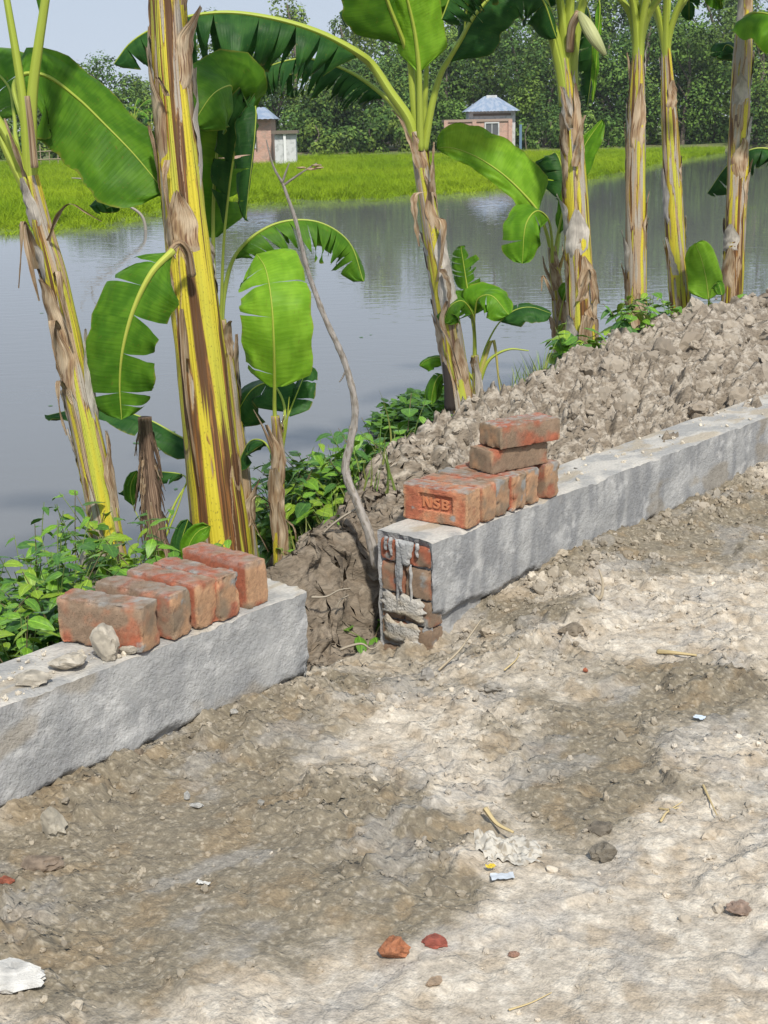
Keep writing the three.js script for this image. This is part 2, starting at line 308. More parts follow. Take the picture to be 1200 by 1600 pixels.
function addLeaf(root, stalk, pts, o) {     // stalk: petiole points before the blade (may be empty)
  const g = local(blade(pts, o), root), leaf = mesh('leaf', g, LEAF[o.mat || 'mid'], root);
  const all = [...stalk, ...pts], n = stalk.length, r0 = o.r || 0.012;
  const rib = local(tube(all, u => Math.max(0.0012, r0 * (1 - 0.92 * Math.pow(u, 0.8))), 7, Math.max(16, all.length * 6)), root);
  mesh('midrib', rib, n ? stalkMat : ribMat, leaf); return leaf;
}
const P3 = (list, depth = 0) => list.map(([x, y, z]) => at(x, y, (z ?? 0) + depth));
const toCam = p => camera.position.clone().sub(p).setY(0).normalize();

// pseudostem skin: overlapping sheaths, yellow where alive, dry and brown where dead
function stemTex(seed, { dry = 0.0, dryTop = dry, foot = 0, green = 0.3, red = 0.4, H = 2 } = {}) {
  const rg = rngOf(seed * 31 + 5), R = Array.from({ length: 40 }, () => rg());
  const YEL = [0.60, 0.50, 0.035], YG = [0.42, 0.46, 0.06], MAR = [0.085, 0.028, 0.018], TAN = [0.42, 0.30, 0.18], GRY = [0.40, 0.355, 0.29], ORA = [0.40, 0.21, 0.05];
  return tex(256, 1024, (u, v) => {
    const a = u * 2 * Math.PI, ca = Math.cos(a), sa = Math.sin(a), y = v * H;
    const fib = n3(ca * 9, sa * 9, y * 0.9 + seed) * 0.6 + n3(ca * 22, sa * 22, y * 1.3) * 0.4;
    const warp = 0.18 * n3(ca, sa, y * 1.6 + seed) + 0.05 * n3(ca * 2, sa * 2, y * 6);
    const q = u * 3 + y * 0.55 * (seed % 2 ? 1 : -1) + warp + seed * 0.31, id = ((Math.floor(q) % 3) + 3) % 3, f = q - Math.floor(q);
    const lev = Math.floor(y / 0.42 + R[id] * 3 + 0.25 * n3(ca * 1.5, sa * 1.5, seed)), r = R[(id * 7 + lev * 3 + 40) % 40], ly = y / 0.42 + R[id] * 3 - Math.floor(y / 0.42 + R[id] * 3);
    let c = mixc(YEL, YG, clamp(ss(-0.3, 0.5, n3(ca * 0.9, sa * 0.9, y * 1.1 + seed * 2)) * 0.8 + green - 0.3));
    const dmask = n3(ca * 1.5 + seed, sa * 1.5, y * 1.7) + 0.35 * n3(ca * 4, sa * 4, y * 4.5 + seed) + 0.3 * (r - 0.5) + lerp(dry, dryTop, ss(0.2, 0.75, v));
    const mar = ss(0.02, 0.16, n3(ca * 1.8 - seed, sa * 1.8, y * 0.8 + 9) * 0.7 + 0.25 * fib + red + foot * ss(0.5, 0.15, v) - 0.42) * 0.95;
    c = mixc(c, mixc(MAR, [0.26, 0.10, 0.03], ss(0.0, 0.6, fib + 0.3 * n3(ca * 5, sa * 5, y * 7))), mar); c = mixc(c, ORA, ss(0.0, 0.14, dmask) * 0.9);
    c = mixc(c, MAR, ss(0.09, 0.15, dmask) * 0.75);
    c = mixc(c, mixc(TAN, GRY, ss(-0.2, 0.3, n3(ca * 2, sa * 2 + 5, y * 3))), ss(0.14, 0.22, dmask + 0.12 * fib));
    if (f < 0.07) c = mixc(c, f < 0.03 ? MAR : TAN, 0.75);
    const sp = n3(ca * 12, sa * 12, y * 60); c = mixc(c, [0.08, 0.05, 0.02], ss(0.74, 0.84, sp) * 0.6);
    const k = 1 + 0.16 * fib + 0.06 * n3(ca * 30, sa * 30, y * 3); return c.map(x => x * k);
  });
}
function sheath(cu, rad, a0, hw, u0, u1, flare, seed) {       // a dead strip of leaf base that clings to the stem and peels at the top
  return grid(6, 14, (x, v) => {
    const u = clamp(lerp(u0, u1, v) + 0.004 * n2(x * 6 + seed, 1), 0, 1), c = cu.getPointAt(u), T = cu.getTangentAt(u), N = V(0, 0, 1).addScaledVector(T, -T.z).normalize(), B = new THREE.Vector3().crossVectors(T, N);
    const taper = v < 0.55 ? 1 : 1 - 0.85 * ((v - 0.55) / 0.45), a = a0 + (x - 0.5) * 2 * hw * taper + 0.25 * n2(v * 1.5, seed);
    const off = lerp(-0.006, 0.0045, ss(0, 0.2, v + 0.12 * n2(x * 4, seed + 7))) + flare * Math.pow(v, 3) + 0.004 * n2(x * 3 + seed, v * 5) + 0.006 * Math.abs(x - 0.5) * n2(seed, v * 3), r = rad(u) + off;
    return { p: c.clone().addScaledVector(N, Math.cos(a) * r).addScaledVector(B, Math.sin(a) * r), uv: [x * 0.5 + seed * 0.13, v * 0.6] };
  });
}
function strap(pts, w, seed) {        // a hanging dry ribbon
  const cu = new THREE.CatmullRomCurve3(pts), S = V(1, 0, 0.25).normalize();
  return grid(4, 22, (x, v) => { const p = cu.getPointAt(v), k = w * (1 - 0.75 * v) * (0.8 + 0.25 * n2(v * 5, seed)); const tw = 0.8 * n2(v * 2, seed + 3);
    return { p: p.addScaledVector(S.clone().applyAxisAngle(V(0, 1, 0), tw), (x - 0.5) * 2 * k).add(V(0, 0, 0.012 * Math.abs(x - 0.5))), uv: [x * 0.4 + seed * 0.21, v] }; });
}
// pts from the base up; rad(u) in metres
function stem(root, pts, rad, o) {
  const P = pts.slice(); const down = P[0].clone().sub(P[1]).normalize(); P.unshift(P[0].clone().addScaledVector(down, o.sink ?? 0.25));
  const cu = new THREE.CatmullRomCurve3(P, false, 'centripetal'), H = cu.getLength(), rg = rngOf(o.seed * 101 + 3);
  const r2 = u => rad(u);
  const g = tube(P, (u, a) => r2(u) * (1 + 0.05 * Math.sin(a * 3 + u * H * 4 + o.seed) + 0.035 * n3(Math.cos(a) * 1.5, Math.sin(a) * 1.5, u * H * 5 + o.seed)), 28, Math.max(60, Math.round(H / 0.02)), true);
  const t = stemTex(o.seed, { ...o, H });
  const m = mesh('stem', local(g, root), std({ map: t, roughness: 0.55, bumpMap: fibreBump, bumpScale: 0.004 }), root);
  for (let k = 0; k < (o.sheaths ?? 8); k++) {
    const u0 = lerp(o.s0 ?? 0.2, 0.92, (k + rg() * 0.8) / (o.sheaths ?? 8)), len = (0.16 + 0.22 * rg()) / H, a0 = (rg() - 0.5) * 4.6;
    mesh('dry_sheath', local(sheath(cu, r2, a0, 0.5 + 0.5 * rg(), u0, Math.min(1, u0 + len), 0.01 + 0.035 * rg() * rg(), o.seed + k), root), rg() < 0.35 ? greyDry : DRYM[k % 2], root);
  }
  return { cu, H, mesh: m };
}
// a crown of leaves for stems whose top lies above the picture
function crown(root, top, axis_, R, seed, n = 6, mats = ['dark', 'mid'], len = 1.5, o = {}) {
  const rg = rngOf(seed * 57 + 1);
  for (let k = 0; k < n; k++) {
    const a = (o.a0 ?? 0) + k / n * 2 * Math.PI + (rg() - 0.5) * 0.5, out = V(Math.cos(a), 0, Math.sin(a)), L = len * (0.8 + 0.4 * rg()), lift = 0.55 + 0.45 * rg();
    const q = (d, h) => top.clone().addScaledVector(out, d * L).add(V(0, h * L, 0));
    const stalk = [top.clone().addScaledVector(axis_, -0.15).addScaledVector(out, 0.008), top.clone().addScaledVector(axis_, -0.03).addScaledVector(out, 0.016), q(0.045, 0.14 * lift), q(0.12, 0.3 * lift)];
    addLeaf(root, stalk, [q(0.2, 0.42 * lift), q(0.4, 0.58 * lift), q(0.62, 0.6 * lift), q(0.82, 0.45 * lift), q(0.98, 0.15 * lift)], { W: 0.2 * len / 1.5, fold: 0.25, droop: 1.0, tear: 0.65, cuts: 22, seed: seed * 10 + k, mat: mats[k % mats.length], r: o.r ?? 0.025 });
  }
}

// ---------------------------------------------------------------- walls
const plasterTex = (seed, wet) => { const q = tex(1024, 256, (u, v) => {
  const x = u * 4, y = v * 1;             // one tile is 4 m by 1 m
  const f = fbm(x * 3 + seed, y * 5, 5), g = n2(x * 70, y * 70 + seed), dr = fbm(x * 9 + seed, y * 2.2, 4);
  let c = mixc([0.31, 0.308, 0.302], [0.39, 0.385, 0.372], ss(-0.3, 0.3, f));
  c = mixc(c, [0.215, 0.217, 0.222], ss(-0.2, 0.4, dr) * wet);
  c = mixc(c, [0.54, 0.53, 0.51], ss(0.1, 0.4, fbm(x * 4 - seed, y * 5, 5)) * ss(-0.3, 0.5, fbm(x * 17, y * 17, 3)) * 0.6);     // lime bloom
  c = mixc(c, [0.27, 0.22, 0.15], ss(0.2, 0.4, fbm(x * 1.6 + 40, y * 2.5 + seed, 4)) * 0.5);                                      // mud splash
  return c.map(k => k * (1 + 0.10 * g));
}, true, THREE.MirroredRepeatWrapping); q.repeat.set(0.25, 1); return q; };
const topTex = tex(1024, 256, (u, v) => { const x = u * 4, y = v; const f = fbm(x * 4, y * 6, 5), g = n2(x * 80, y * 80); let c = mixc([0.33, 0.32, 0.30], [0.48, 0.45, 0.40], ss(-0.25, 0.25, f)); c = mixc(c, [0.38, 0.32, 0.235], ss(0.1, 0.35, fbm(x * 2 + 8, y * 5, 4)) * 0.8); return c.map(k => k * (1 + 0.12 * g)); });
const plasterBump = grainBump.clone(); plasterBump.repeat.set(2.3, 2.3);
for (const q of [topTex]) q.repeat.set(0.25, 1);
function wallPiece(name, label, s0, s1, seed, wet, endMin, endMax) {
  const root = thing(name, label, 'wall', st((s0 + s1) / 2, -WALL_T / 2, 0));
  const bottom = -0.22, N = Math.round((s1 - s0) / 0.014), w1 = 0.012;
  const endWob = (y, t, seed2) => 0.012 * fbm(y * 9 + seed2, t * 9, 3);
  const sOf = (u, y, t) => { let s = lerp(s0, s1, u); if (endMax && u > 0.97) s += endWob(y, t, 3) * ss(0.97, 1, u); if (endMin && u < 0.03) s += endWob(y, t, 8) * ss(0.03, 0, u); return s; };
  const ragged = s => 0.012 + 0.03 * fbm(s * 5 + seed, 2, 4);
  const topY = (s, t) => WALL_H + 0.004 * fbm(s * 4, t * 8 + seed, 3) + 0.003 * n2(s * 1.3, seed) - 0.009 * ss(0.02, 0.0, -t) * ss(0.0, 0.5, fbm(s * 7, seed, 4)) - 0.004 * ss(0.014, 0, -t);
  const edgeS = (s) => { let e = 0; if (endMax) e += ss(s1 - 0.05, s1, s); if (endMin) e += ss(s0 + 0.05, s0, s); return e; };
  const front = grid(N, 40, (u, v) => {
    const y0 = lerp(bottom, 1, v), y = v < 1 ? lerp(bottom, WALL_H - 0.006, v) : WALL_H - 0.008, s = sOf(u, y, 0);
    const rg_ = ragged(s), t = 0.004 * fbm(s * 3, y * 5 + seed, 4) + 0.0012 * n2(s * 30, y * 30) - 0.02 * ss(rg_ + 0.008, rg_ - 0.004, y) - 0.02 * edgeS(s) * Math.abs(n2(y * 12, seed)) * (y < 0.1 ? 1.6 : 0.5);
    return { p: st(s, t, v === 1 ? topY(s, 0) : y), uv: [s, y] };
  });
  mesh('plaster_face', local(front, root), std({ map: plasterTex(seed, wet), roughness: 0.85, bumpMap: plasterBump, bumpScale: 0.003 }), root);
  const back = grid(Math.round(N / 3), 8, (u, v) => { const y = lerp(bottom, WALL_H, v), s = sOf(u, y, 1); return { p: st(s, -WALL_T, v === 1 ? topY(s, -WALL_T) : y), uv: [s, y] }; });
  const topG = grid(N, 16, (u, v) => { const t0 = -WALL_T * v, s = sOf(u, WALL_H, t0 * 4), fr = 0.004 * fbm(s * 3, (WALL_H - 0.008) * 5 + seed, 4); return { p: st(s, v === 0 ? 0.0012 * n2(s * 30, WALL_H * 30) + fr - 0.02 * edgeS(s) * Math.abs(n2((WALL_H - 0.008) * 12, seed)) * 0.5 : t0, topY(s, t0)), uv: [s, t0] }; });
  mesh('plaster_top', local(topG, root), std({ map: topTex, roughness: 0.92, bumpMap: plasterBump, bumpScale: 0.004 }), root);
  mesh('plaster_back', local(back, root), std({ map: plasterTex(seed + 5, 0), roughness: 0.9 }), root);
  const endMat = std({ map: plasterTex(seed + 9, wet), roughness: 0.85, bumpMap: plasterBump, bumpScale: 0.006 });
  for (const [flag, u, sd] of [[endMin, 0, 1], [endMax, 1, 2]]) if (flag) {
    const inset = flag === 'bricks' ? 0.012 : 0;
    mesh('plaster_end', local(grid(20, 30, (a, v) => { const y = lerp(bottom, WALL_H, v), t = -WALL_T * a, s = sOf(u, y, a ? t * 4 : 0) + (u ? -inset : inset) * ss(0, 0.1, a) * ss(1, 0.9, a) * ss(1, 0.94, v) + 0.004 * fbm(y * 20, t * 20 + sd, 3) * ss(0, 0.15, a);
      const rg_ = ragged(s), tt = a === 0 ? 0.004 * fbm(s * 3, y * 5 + seed, 4) - 0.02 * ss(rg_ + 0.008, rg_ - 0.004, y) - 0.02 * edgeS(s) * Math.abs(n2(y * 12, seed)) * (y < 0.1 ? 1.6 : 0.5) : t; return { p: st(s, tt, v === 1 ? topY(s, t) : y), uv: [t + sd, y] }; }), root), endMat, root);
  }
  return root;
}
wallPiece('plastered_wall', 'low grey plastered wall on the left with five bricks standing on it', -7, 0.955, 2, 0.35, false, 'plain');
const rightWall = wallPiece('plastered_wall', 'long low grey plastered wall with exposed brick end running to the right', 1.475, 12, 7, 0.8, 'bricks', false);

// ---------------------------------------------------------------- bricks
const BL = 0.235, BH = 0.113, BW = 0.072;
// a fired brick: length along x, height y, width z, base at y = 0
function brickGeo(L, H, W, seed, { chip = 0.5, frog = false, step = 0.006 } = {}) {
  const nx = Math.round(L / step), ny = Math.round(H / step), nz = Math.round(W / step), g = new THREE.BoxGeometry(L, H, W, nx, frog ? ny * 2 : ny, nz), p = g.attributes.position, v = V(0, 0, 0), r = 0.0045;
  const rg = rngOf(seed * 13 + 1), cut = []; for (let k = 0; k < 5; k++) cut.push([V((rg() < 0.5 ? -1 : 1) * L / 2, (rg() < 0.5 ? -1 : 1) * H / 2, (rg() < 0.5 ? -1 : 1) * W / 2), (0.006 + 0.014 * rg()) * chip]);
  for (let i = 0; i < p.count; i++) {
    v.fromBufferAttribute(p, i); const nf = v.clone();
    const inn = V(clamp(v.x, -L / 2 + r, L / 2 - r), clamp(v.y, -H / 2 + r, H / 2 - r), clamp(v.z, -W / 2 + r, W / 2 - r)), d = v.clone().sub(inn), onFace = Math.abs(nf.z - W / 2) < 1e-5;
    if (d.length() > 0) v.copy(inn).addScaledVector(d.normalize(), r);
    const n = d.lengthSq() > 0 ? d : V(0, 0, 0);
    v.addScaledVector(n, 0.0022 * fbm3(v.x * 22 + seed, v.y * 22, v.z * 22, 4) + 0.0009 * n3(v.x * 170, v.y * 170 + seed, v.z * 170) - 0.011 * chip * ss(0.12, 0.4, fbm3(v.x * 14 - seed, v.y * 14, v.z * 14, 3)) * ss(0.016, 0.0, [L / 2 - Math.abs(nf.x), H / 2 - Math.abs(nf.y), W / 2 - Math.abs(nf.z)].sort((a, b) => a - b)[1]));
    for (const [c, rad] of cut) { const e = nf.distanceTo(c); if (e < rad) v.addScaledVector(c.clone().normalize(), -(rad - e) * 0.4); }
    if (frog && onFace && Math.abs(nf.x - 0.002) < 0.058 && Math.abs(nf.y - 0.006) < 0.026) v.z -= 0.007;
    p.setXYZ(i, v.x, v.y + H / 2, v.z);
  }
  g.computeVertexNormals(); return g;
}
const RED = [0.47, 0.15, 0.08], ORG = [0.64, 0.28, 0.145], LIT_BUFF = [0.60, 0.35, 0.195], MORT = [0.34, 0.325, 0.30], MUD = [0.27, 0.215, 0.15];
function brickPaint(geo, seed, { mud = 0, mortar = 0, red = 0.5, endLitBuff = true, L = BL, topDust = 0.5, flatH = 0 } = {}) {
  return paint(geo, (x, y, z) => {
    const a = fbm3(x * 9 + seed, y * 9, z * 9, 5), b = fbm3(x * 34, y * 34 + seed, z * 34, 4), c = fbm3(x * 9 - seed, y * 9 + 4, z * 9, 4);
    let k = mixc(ORG, RED, ss(-0.3, 0.3, a + red - 0.5));
    if (endLitBuff) k = mixc(k, LIT_BUFF, ss(L / 2 - 0.012, L / 2 - 0.004, Math.abs(x)) * ss(-0.45, 0.0, c + 0.1));  // buff brick ends, made paler so their lit look is in the colour
    k = mixc(k, [0.16, 0.07, 0.045], ss(0.2, 0.5, b) * 0.5);
    k = mixc(k, MUD, ss(0.35, -0.25, a - mud + 0.3) * 0.85);
    k = mixc(k, MORT, ss(0.05, 0.2, c + b * 0.25 + mortar - 0.45));
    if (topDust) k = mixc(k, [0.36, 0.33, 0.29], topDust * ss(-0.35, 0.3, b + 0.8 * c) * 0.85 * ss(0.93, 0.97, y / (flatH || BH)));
    const g = 1 + 0.25 * b + 0.12 * n3(x * 190, y * 190, z * 190 + seed); return k.map(q => q * g);
  });
}
const brickGrain = tex(512, 512, (u, v) => { const a = tile(u, v, 60), b = tile(u, v, 130, 4), c = tile(u, v, 16, 8); let k = 1.0 + 0.16 * a + 0.12 * b + 0.08 * c; if (tile(u, v, 44, 20) > 0.62) k *= 0.5; if (tile(u, v, 70, 31) > 0.72) k *= 1.5; return [k * 0.9, k * 0.9, k * 0.9]; }, true);
const brickMat = std({ vertexColors: true, map: brickGrain, roughness: 0.95, bumpMap: brickGrain.clone(), bumpScale: 0.003 });
// place: outer end (road side) at wall coordinates s, t; turn = skew from square across the wall
function standBrick(label, s, t, skew, o, group) {
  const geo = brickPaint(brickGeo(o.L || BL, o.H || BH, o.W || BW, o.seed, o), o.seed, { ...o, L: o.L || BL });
  const b = mesh('loose_brick', geo, brickMat); const dir = WN.clone().applyAxisAngle(V(0, 1, 0), skew);
  const c = st(s, t, o.y ?? WALL_H + 0.002).addScaledVector(dir, -(o.L || BL) / 2);
  b.position.copy(c); b.rotation.set(0, Math.atan2(-dir.z, dir.x), 0); b.rotateX(o.tilt || 0); b.rotateZ(o.rock || 0);
  return setup(b, label, 'brick', group);
}
// row of five on the left wall (brick ends look to the road); measured from the picture
{
  const ends = [[240, 1003], [290, 985], [322, 968], [368, 958], [408, 940]].map(([x, y]) => { const q = toST(onPlane(x, y, WALL_H)); q[0] -= 0.032; return q; });
  const g = 'bricks standing on edge on the left wall';
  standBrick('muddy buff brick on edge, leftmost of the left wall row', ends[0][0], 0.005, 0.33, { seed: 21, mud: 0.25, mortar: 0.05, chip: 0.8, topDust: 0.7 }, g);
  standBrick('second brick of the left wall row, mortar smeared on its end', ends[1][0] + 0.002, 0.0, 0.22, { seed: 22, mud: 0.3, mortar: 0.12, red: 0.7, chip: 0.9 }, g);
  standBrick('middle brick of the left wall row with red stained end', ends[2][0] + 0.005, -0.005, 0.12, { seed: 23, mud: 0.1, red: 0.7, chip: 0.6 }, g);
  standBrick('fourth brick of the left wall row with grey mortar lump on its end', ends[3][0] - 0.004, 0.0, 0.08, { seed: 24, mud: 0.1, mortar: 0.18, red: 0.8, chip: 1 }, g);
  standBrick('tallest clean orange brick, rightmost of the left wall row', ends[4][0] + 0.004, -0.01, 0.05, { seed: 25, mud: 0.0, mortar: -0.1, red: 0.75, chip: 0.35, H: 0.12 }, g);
}
// row on the right wall
const font = await new FontLoader().loadAsync('fonts/droid/droid_sans_bold.typeface.json');
{
  const g = 'bricks stacked on the right wall end', s1 = toST(onPlane(755, 827, WALL_H))[0];
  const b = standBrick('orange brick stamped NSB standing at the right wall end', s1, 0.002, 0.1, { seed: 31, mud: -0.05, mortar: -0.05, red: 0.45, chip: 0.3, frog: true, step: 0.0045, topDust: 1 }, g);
  // the stamped face looks along -WD: that is local +z after the turn
  const tg = new TextGeometry('NSB', { font, size: 0.03, depth: 0.005, curveSegments: 4 }); tg.computeBoundingBox();
  const bb = tg.boundingBox; tg.translate(-(bb.min.x + bb.max.x) / 2, -(bb.min.y + bb.max.y) / 2, 0); tg.scale(1.25, 1, 1); tg.translate(0.002, BH / 2 + 0.006, BW / 2 - 0.0075);
  mesh('stamped_lettering', tg, std({ color: lin(0.50, 0.185, 0.085), roughness: 0.95 }), b);
  const o = [[0.079, 32, { mud: 0.1, mortar: 0.0, red: 0.4, chip: 0.5 }, 'buff ended brick right behind the stamped brick'], [0.155, 33, { mud: 0.2, mortar: 0.3, red: 0.6, chip: 1 }, 'mortar caked brick third from the right wall end'], [0.232, 34, { mud: 0.15, mortar: 0.35, red: 0.6, chip: 1 }, 'mortar caked brick fourth from the right wall end'], [0.309, 35, { mud: 0.15, mortar: 0.22, red: 0.5, chip: 0.8 }, 'cracked muddy brick fifth from the right wall end'], [0.412, 36, { mud: 0.1, mortar: 0.12, red: 0.8, chip: 0.7, L: 0.2 }, 'red brick standing apart at the far end of the stack']];
  o.forEach(([ds, seed, oo, label], k) => standBrick(label, s1 + ds, 0.004 - 0.006 * (k % 2), 0.1 - 0.03 * k, { seed, ...oo }, g));
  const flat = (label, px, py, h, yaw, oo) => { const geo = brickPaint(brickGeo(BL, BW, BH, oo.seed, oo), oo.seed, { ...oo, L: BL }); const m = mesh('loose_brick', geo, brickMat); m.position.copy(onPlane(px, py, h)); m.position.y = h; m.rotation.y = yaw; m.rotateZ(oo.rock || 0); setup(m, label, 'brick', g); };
  const yaw = Math.atan2(-WD.z, WD.x);
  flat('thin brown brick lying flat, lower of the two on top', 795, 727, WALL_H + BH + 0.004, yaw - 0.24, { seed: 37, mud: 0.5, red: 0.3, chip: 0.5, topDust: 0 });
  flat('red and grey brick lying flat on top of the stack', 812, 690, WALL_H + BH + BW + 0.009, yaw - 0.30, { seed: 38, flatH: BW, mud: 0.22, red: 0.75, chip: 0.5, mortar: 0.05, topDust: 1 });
}
// exposed brick courses in the end of the right wall
{
  const rg = rngOf(5), q = Math.atan2(-WN.z, WN.x);
  const DY = -0.035;
  for (const [y0, h, o, split] of [[0.196, 0.062, { mud: 0.0, mortar: 0.12, red: 1.0 }, 0.52], [0.098, 0.090, { mud: 0.42, mortar: 0.08, red: 0.3 }, 0.5], [0.012, 0.078, { mud: 0.5, mortar: 0.4, red: 0.3 }, 0.56], [-0.07, 0.074, { mud: 0.45, mortar: 0.1, red: 0.4 }, 0.48], [-0.155, 0.076, { mud: 0.5, mortar: 0.2, red: 0.4 }, 0.5]])
    for (let k = 0; k < 2; k++) {
      const full = 0.192, w = full * (k ? 1 - split : split) - 0.006, sd = 60 + Math.round(y0 * 1000) + k, b = mesh('brick', brickPaint(brickGeo(w, h, 0.06, sd, { chip: 0.45 }), sd, { ...o, endLitBuff: false, topDust: 0, L: w }), brickMat, rightWall);
      b.position.copy(st(1.475 + 0.024 + 0.004 * rg(), -0.008 - (k ? full * split + w / 2 + 0.004 : w / 2 + 0.002), y0 + DY).sub(rightWall.position)); b.rotation.y = q + 0.05 * (rg() - 0.5);
    }
  // wet cement that ran down over the bricks, and mortar left on them
  const slurry = std({ map: plasterTex(31, 0.8), roughness: 0.6, bumpMap: plasterBump, bumpScale: 0.004 }), smear = std({ map: topTex, roughness: 0.9, bumpMap: plasterBump, bumpScale: 0.006 });
  const sheet = (name, mat, edge, thick, nx = 26, ny = 22) => mesh(name, local(grid(nx, ny, (a, v) => { const e = edge(a, v), m = Math.min(1, Math.sin(Math.PI * a) * 3, Math.sin(Math.PI * v) * 3); return { p: st(1.475 - 0.0105 - thick * clamp(m) * (0.8 + 0.5 * fbm(e[0] * 14, e[1] * 14, 3)) + 0.003 * (1 - clamp(m)), e[0], e[1] + DY), uv: [e[0], e[1]] }; }), rightWall), mat, rightWall);
  for (const [tt, y0, y1, w] of [[-0.118, 0.268, 0.105, 0.017], [-0.095, 0.27, 0.19, 0.03], [-0.152, 0.27, 0.212, 0.006], [-0.172, 0.27, 0.225, 0.005], [-0.05, 0.27, 0.226, 0.006], [-0.128, 0.2, 0.03, 0.004], [-0.075, 0.2, 0.06, 0.003]])
    sheet('cement_drip', slurry, (a, v) => { const k = (a - 0.5) * 2; return [tt + k * w * (1 - 0.65 * v + 0.1 * n2(v * 3, tt * 90)) + 0.003 * n2(v * 2, tt * 50), lerp(y0, y1, v)]; }, 0.006, 8, 22);
  for (const [t0, t1, y0, y1, sd] of [[-0.19, -0.03, 0.03, 0.098, 1], [-0.185, -0.05, -0.055, 0.012, 2]])
    sheet('mortar_smear', smear, (a, v) => [lerp(t0, t1, a) + 0.02 * fbm(v * 3, sd, 3) * (a < 0.5 ? 1 : -1), lerp(y0 + 0.012 * fbm(a * 1.5, sd, 2), y1 + 0.022 * fbm(a * 1.8, sd + 4, 2), v)], 0.005);
}

// ---------------------------------------------------------------- lumps, stones and litter
const lumpMat = std({ vertexColors: true, roughness: 0.97, bumpMap: plasterBump, bumpScale: 0.003 });
function stone(name, label, cat, px, py, r, seed, col, { stretch = [1, 0.7, 1], h = 0, rough = 0.5, sink = 0.35, yaw = 0, group, wall = false, vary = 0.25, detail = 4 } = {}) {
  const g = paint(rock(r, seed, rough, detail, stretch), (x, y, z) => { const k = 1 + vary * fbm3(x * 40 + seed, y * 40, z * 40, 3) * 2; return col.map(c => c * k); });
  const m = mesh(name, g, lumpMat); const p = onPlane(px, py, h); if (!wall) { p.y = groundAt(p); } else p.y = h;
  g.computeBoundingBox(); p.y += -g.boundingBox.min.y * (1 - sink); m.position.copy(p); m.rotation.y = yaw; return setup(m, label, cat, group);
}
const CLAY = [0.55, 0.49, 0.395];
stone('dirt_lump', 'large pale dirt lump leaning on the leftmost brick', 'dirt lump', 166, 1030, 0.042, 401, CLAY, { stretch: [0.8, 1.15, 0.8], h: WALL_H, wall: true, sink: 0.1, rough: 0.5 });
stone('dirt_lump', 'flat crumbly dirt lump on the left wall near the bricks', 'dirt lump', 108, 1044, 0.036, 402, CLAY, { stretch: [1.3, 0.55, 0.9], h: WALL_H, wall: true, sink: 0.15, rough: 0.5 });
stone('dirt_lump', 'low dirt lump farthest left on the left wall', 'dirt lump', 52, 1068, 0.034, 403, CLAY, { stretch: [1.4, 0.5, 0.8], h: WALL_H, wall: true, sink: 0.15, rough: 0.5 });
stone('dirt_lump', 'small dirt lump at the foot of the leftmost brick end', 'dirt lump', 200, 1022, 0.017, 404, CLAY, { stretch: [1.4, 0.7, 0.8], h: WALL_H, wall: true, sink: 0.15, rough: 0.5 });
{ // grit on both wall tops
  const rg = rngOf(8), a = [];
  for (let k = 0; k < 900; k++) { const left = k < 420, s = left ? lerp(-0.6, 0.42, Math.pow(rg(), 0.8)) : lerp(2.0, 6, rg()), t = -0.012 - (WALL_T - 0.02) * (left ? Math.pow(rg(), 1.6) : rg()); if (n2(s * 6, t * 9) < -0.1) continue; const r = 0.0015 + 0.008 * Math.pow(rg(), 4), q = 0.8 + rg() * 0.4; a.push([st(s, t, WALL_H + 0.001 + r * 0.3), r, CLAY.map(c => c * q)]); }
  clods('wall_grit', 'dry soil grit scattered on the wall tops', a, 9, clodGeos);
}
stone('stone', 'pale upright stone beside the left wall foot', 'stone', 83, 1305, 0.034, 411, [0.47, 0.42, 0.33], { stretch: [0.85, 1.0, 0.8], sink: 0.12, rough: 0.7 });
stone('stone', 'flat tan stone half buried at the left edge', 'stone', 62, 1352, 0.035, 412, [0.31, 0.235, 0.17], { stretch: [1.3, 0.45, 0.9], sink: 0.4 });
stone('stone', 'bright white flat slab at the bottom left corner', 'stone', 22, 1545, 0.048, 413, [0.74, 0.71, 0.65], { stretch: [1.25, 0.35, 0.9], sink: 0.1, rough: 0.6, vary: 0.12 });
stone('brick_fragment', 'orange brick fragment in the pale bottom foreground', 'brick fragment', 612, 1490, 0.028, 414, [0.46, 0.185, 0.09], { stretch: [1.05, 0.85, 0.8], sink: 0.15, rough: 0.8 });
stone('brick_fragment', 'smooth red brick fragment next to the orange one', 'brick fragment', 680, 1472, 0.0205, 415, [0.43, 0.12, 0.08], { stretch: [1.1, 0.6, 0.7], sink: 0.2 });
stone('brick_fragment', 'small buff chip below the red fragment', 'brick fragment', 678, 1535, 0.0135, 416, [0.55, 0.40, 0.27], { stretch: [1.1, 0.6, 0.8], sink: 0.2, yaw: 0.6 });
stone('brick_fragment', 'tiny pinkish chip right of the red fragment', 'brick fragment', 803, 1486, 0.01, 417, [0.48, 0.28, 0.2], { stretch: [1, 0.6, 0.8], sink: 0.2 });
stone('brick_fragment', 'grey and orange chip near the right edge', 'brick fragment', 1155, 1422, 0.021, 418, [0.42, 0.30, 0.23], { stretch: [1.1, 0.6, 0.8], sink: 0.2 });
stone('brick_fragment', 'red chip at the left edge below the tan stone', 'brick fragment', 12, 1386, 0.014, 419, [0.45, 0.14, 0.08], { stretch: [1.2, 0.6, 0.8], sink: 0.2 });
stone('brick_fragment', 'tiny orange chip in the middle of the dirt', 'brick fragment', 915, 1058, 0.008, 420, [0.52, 0.16, 0.08], { sink: 0.2, detail: 2 });
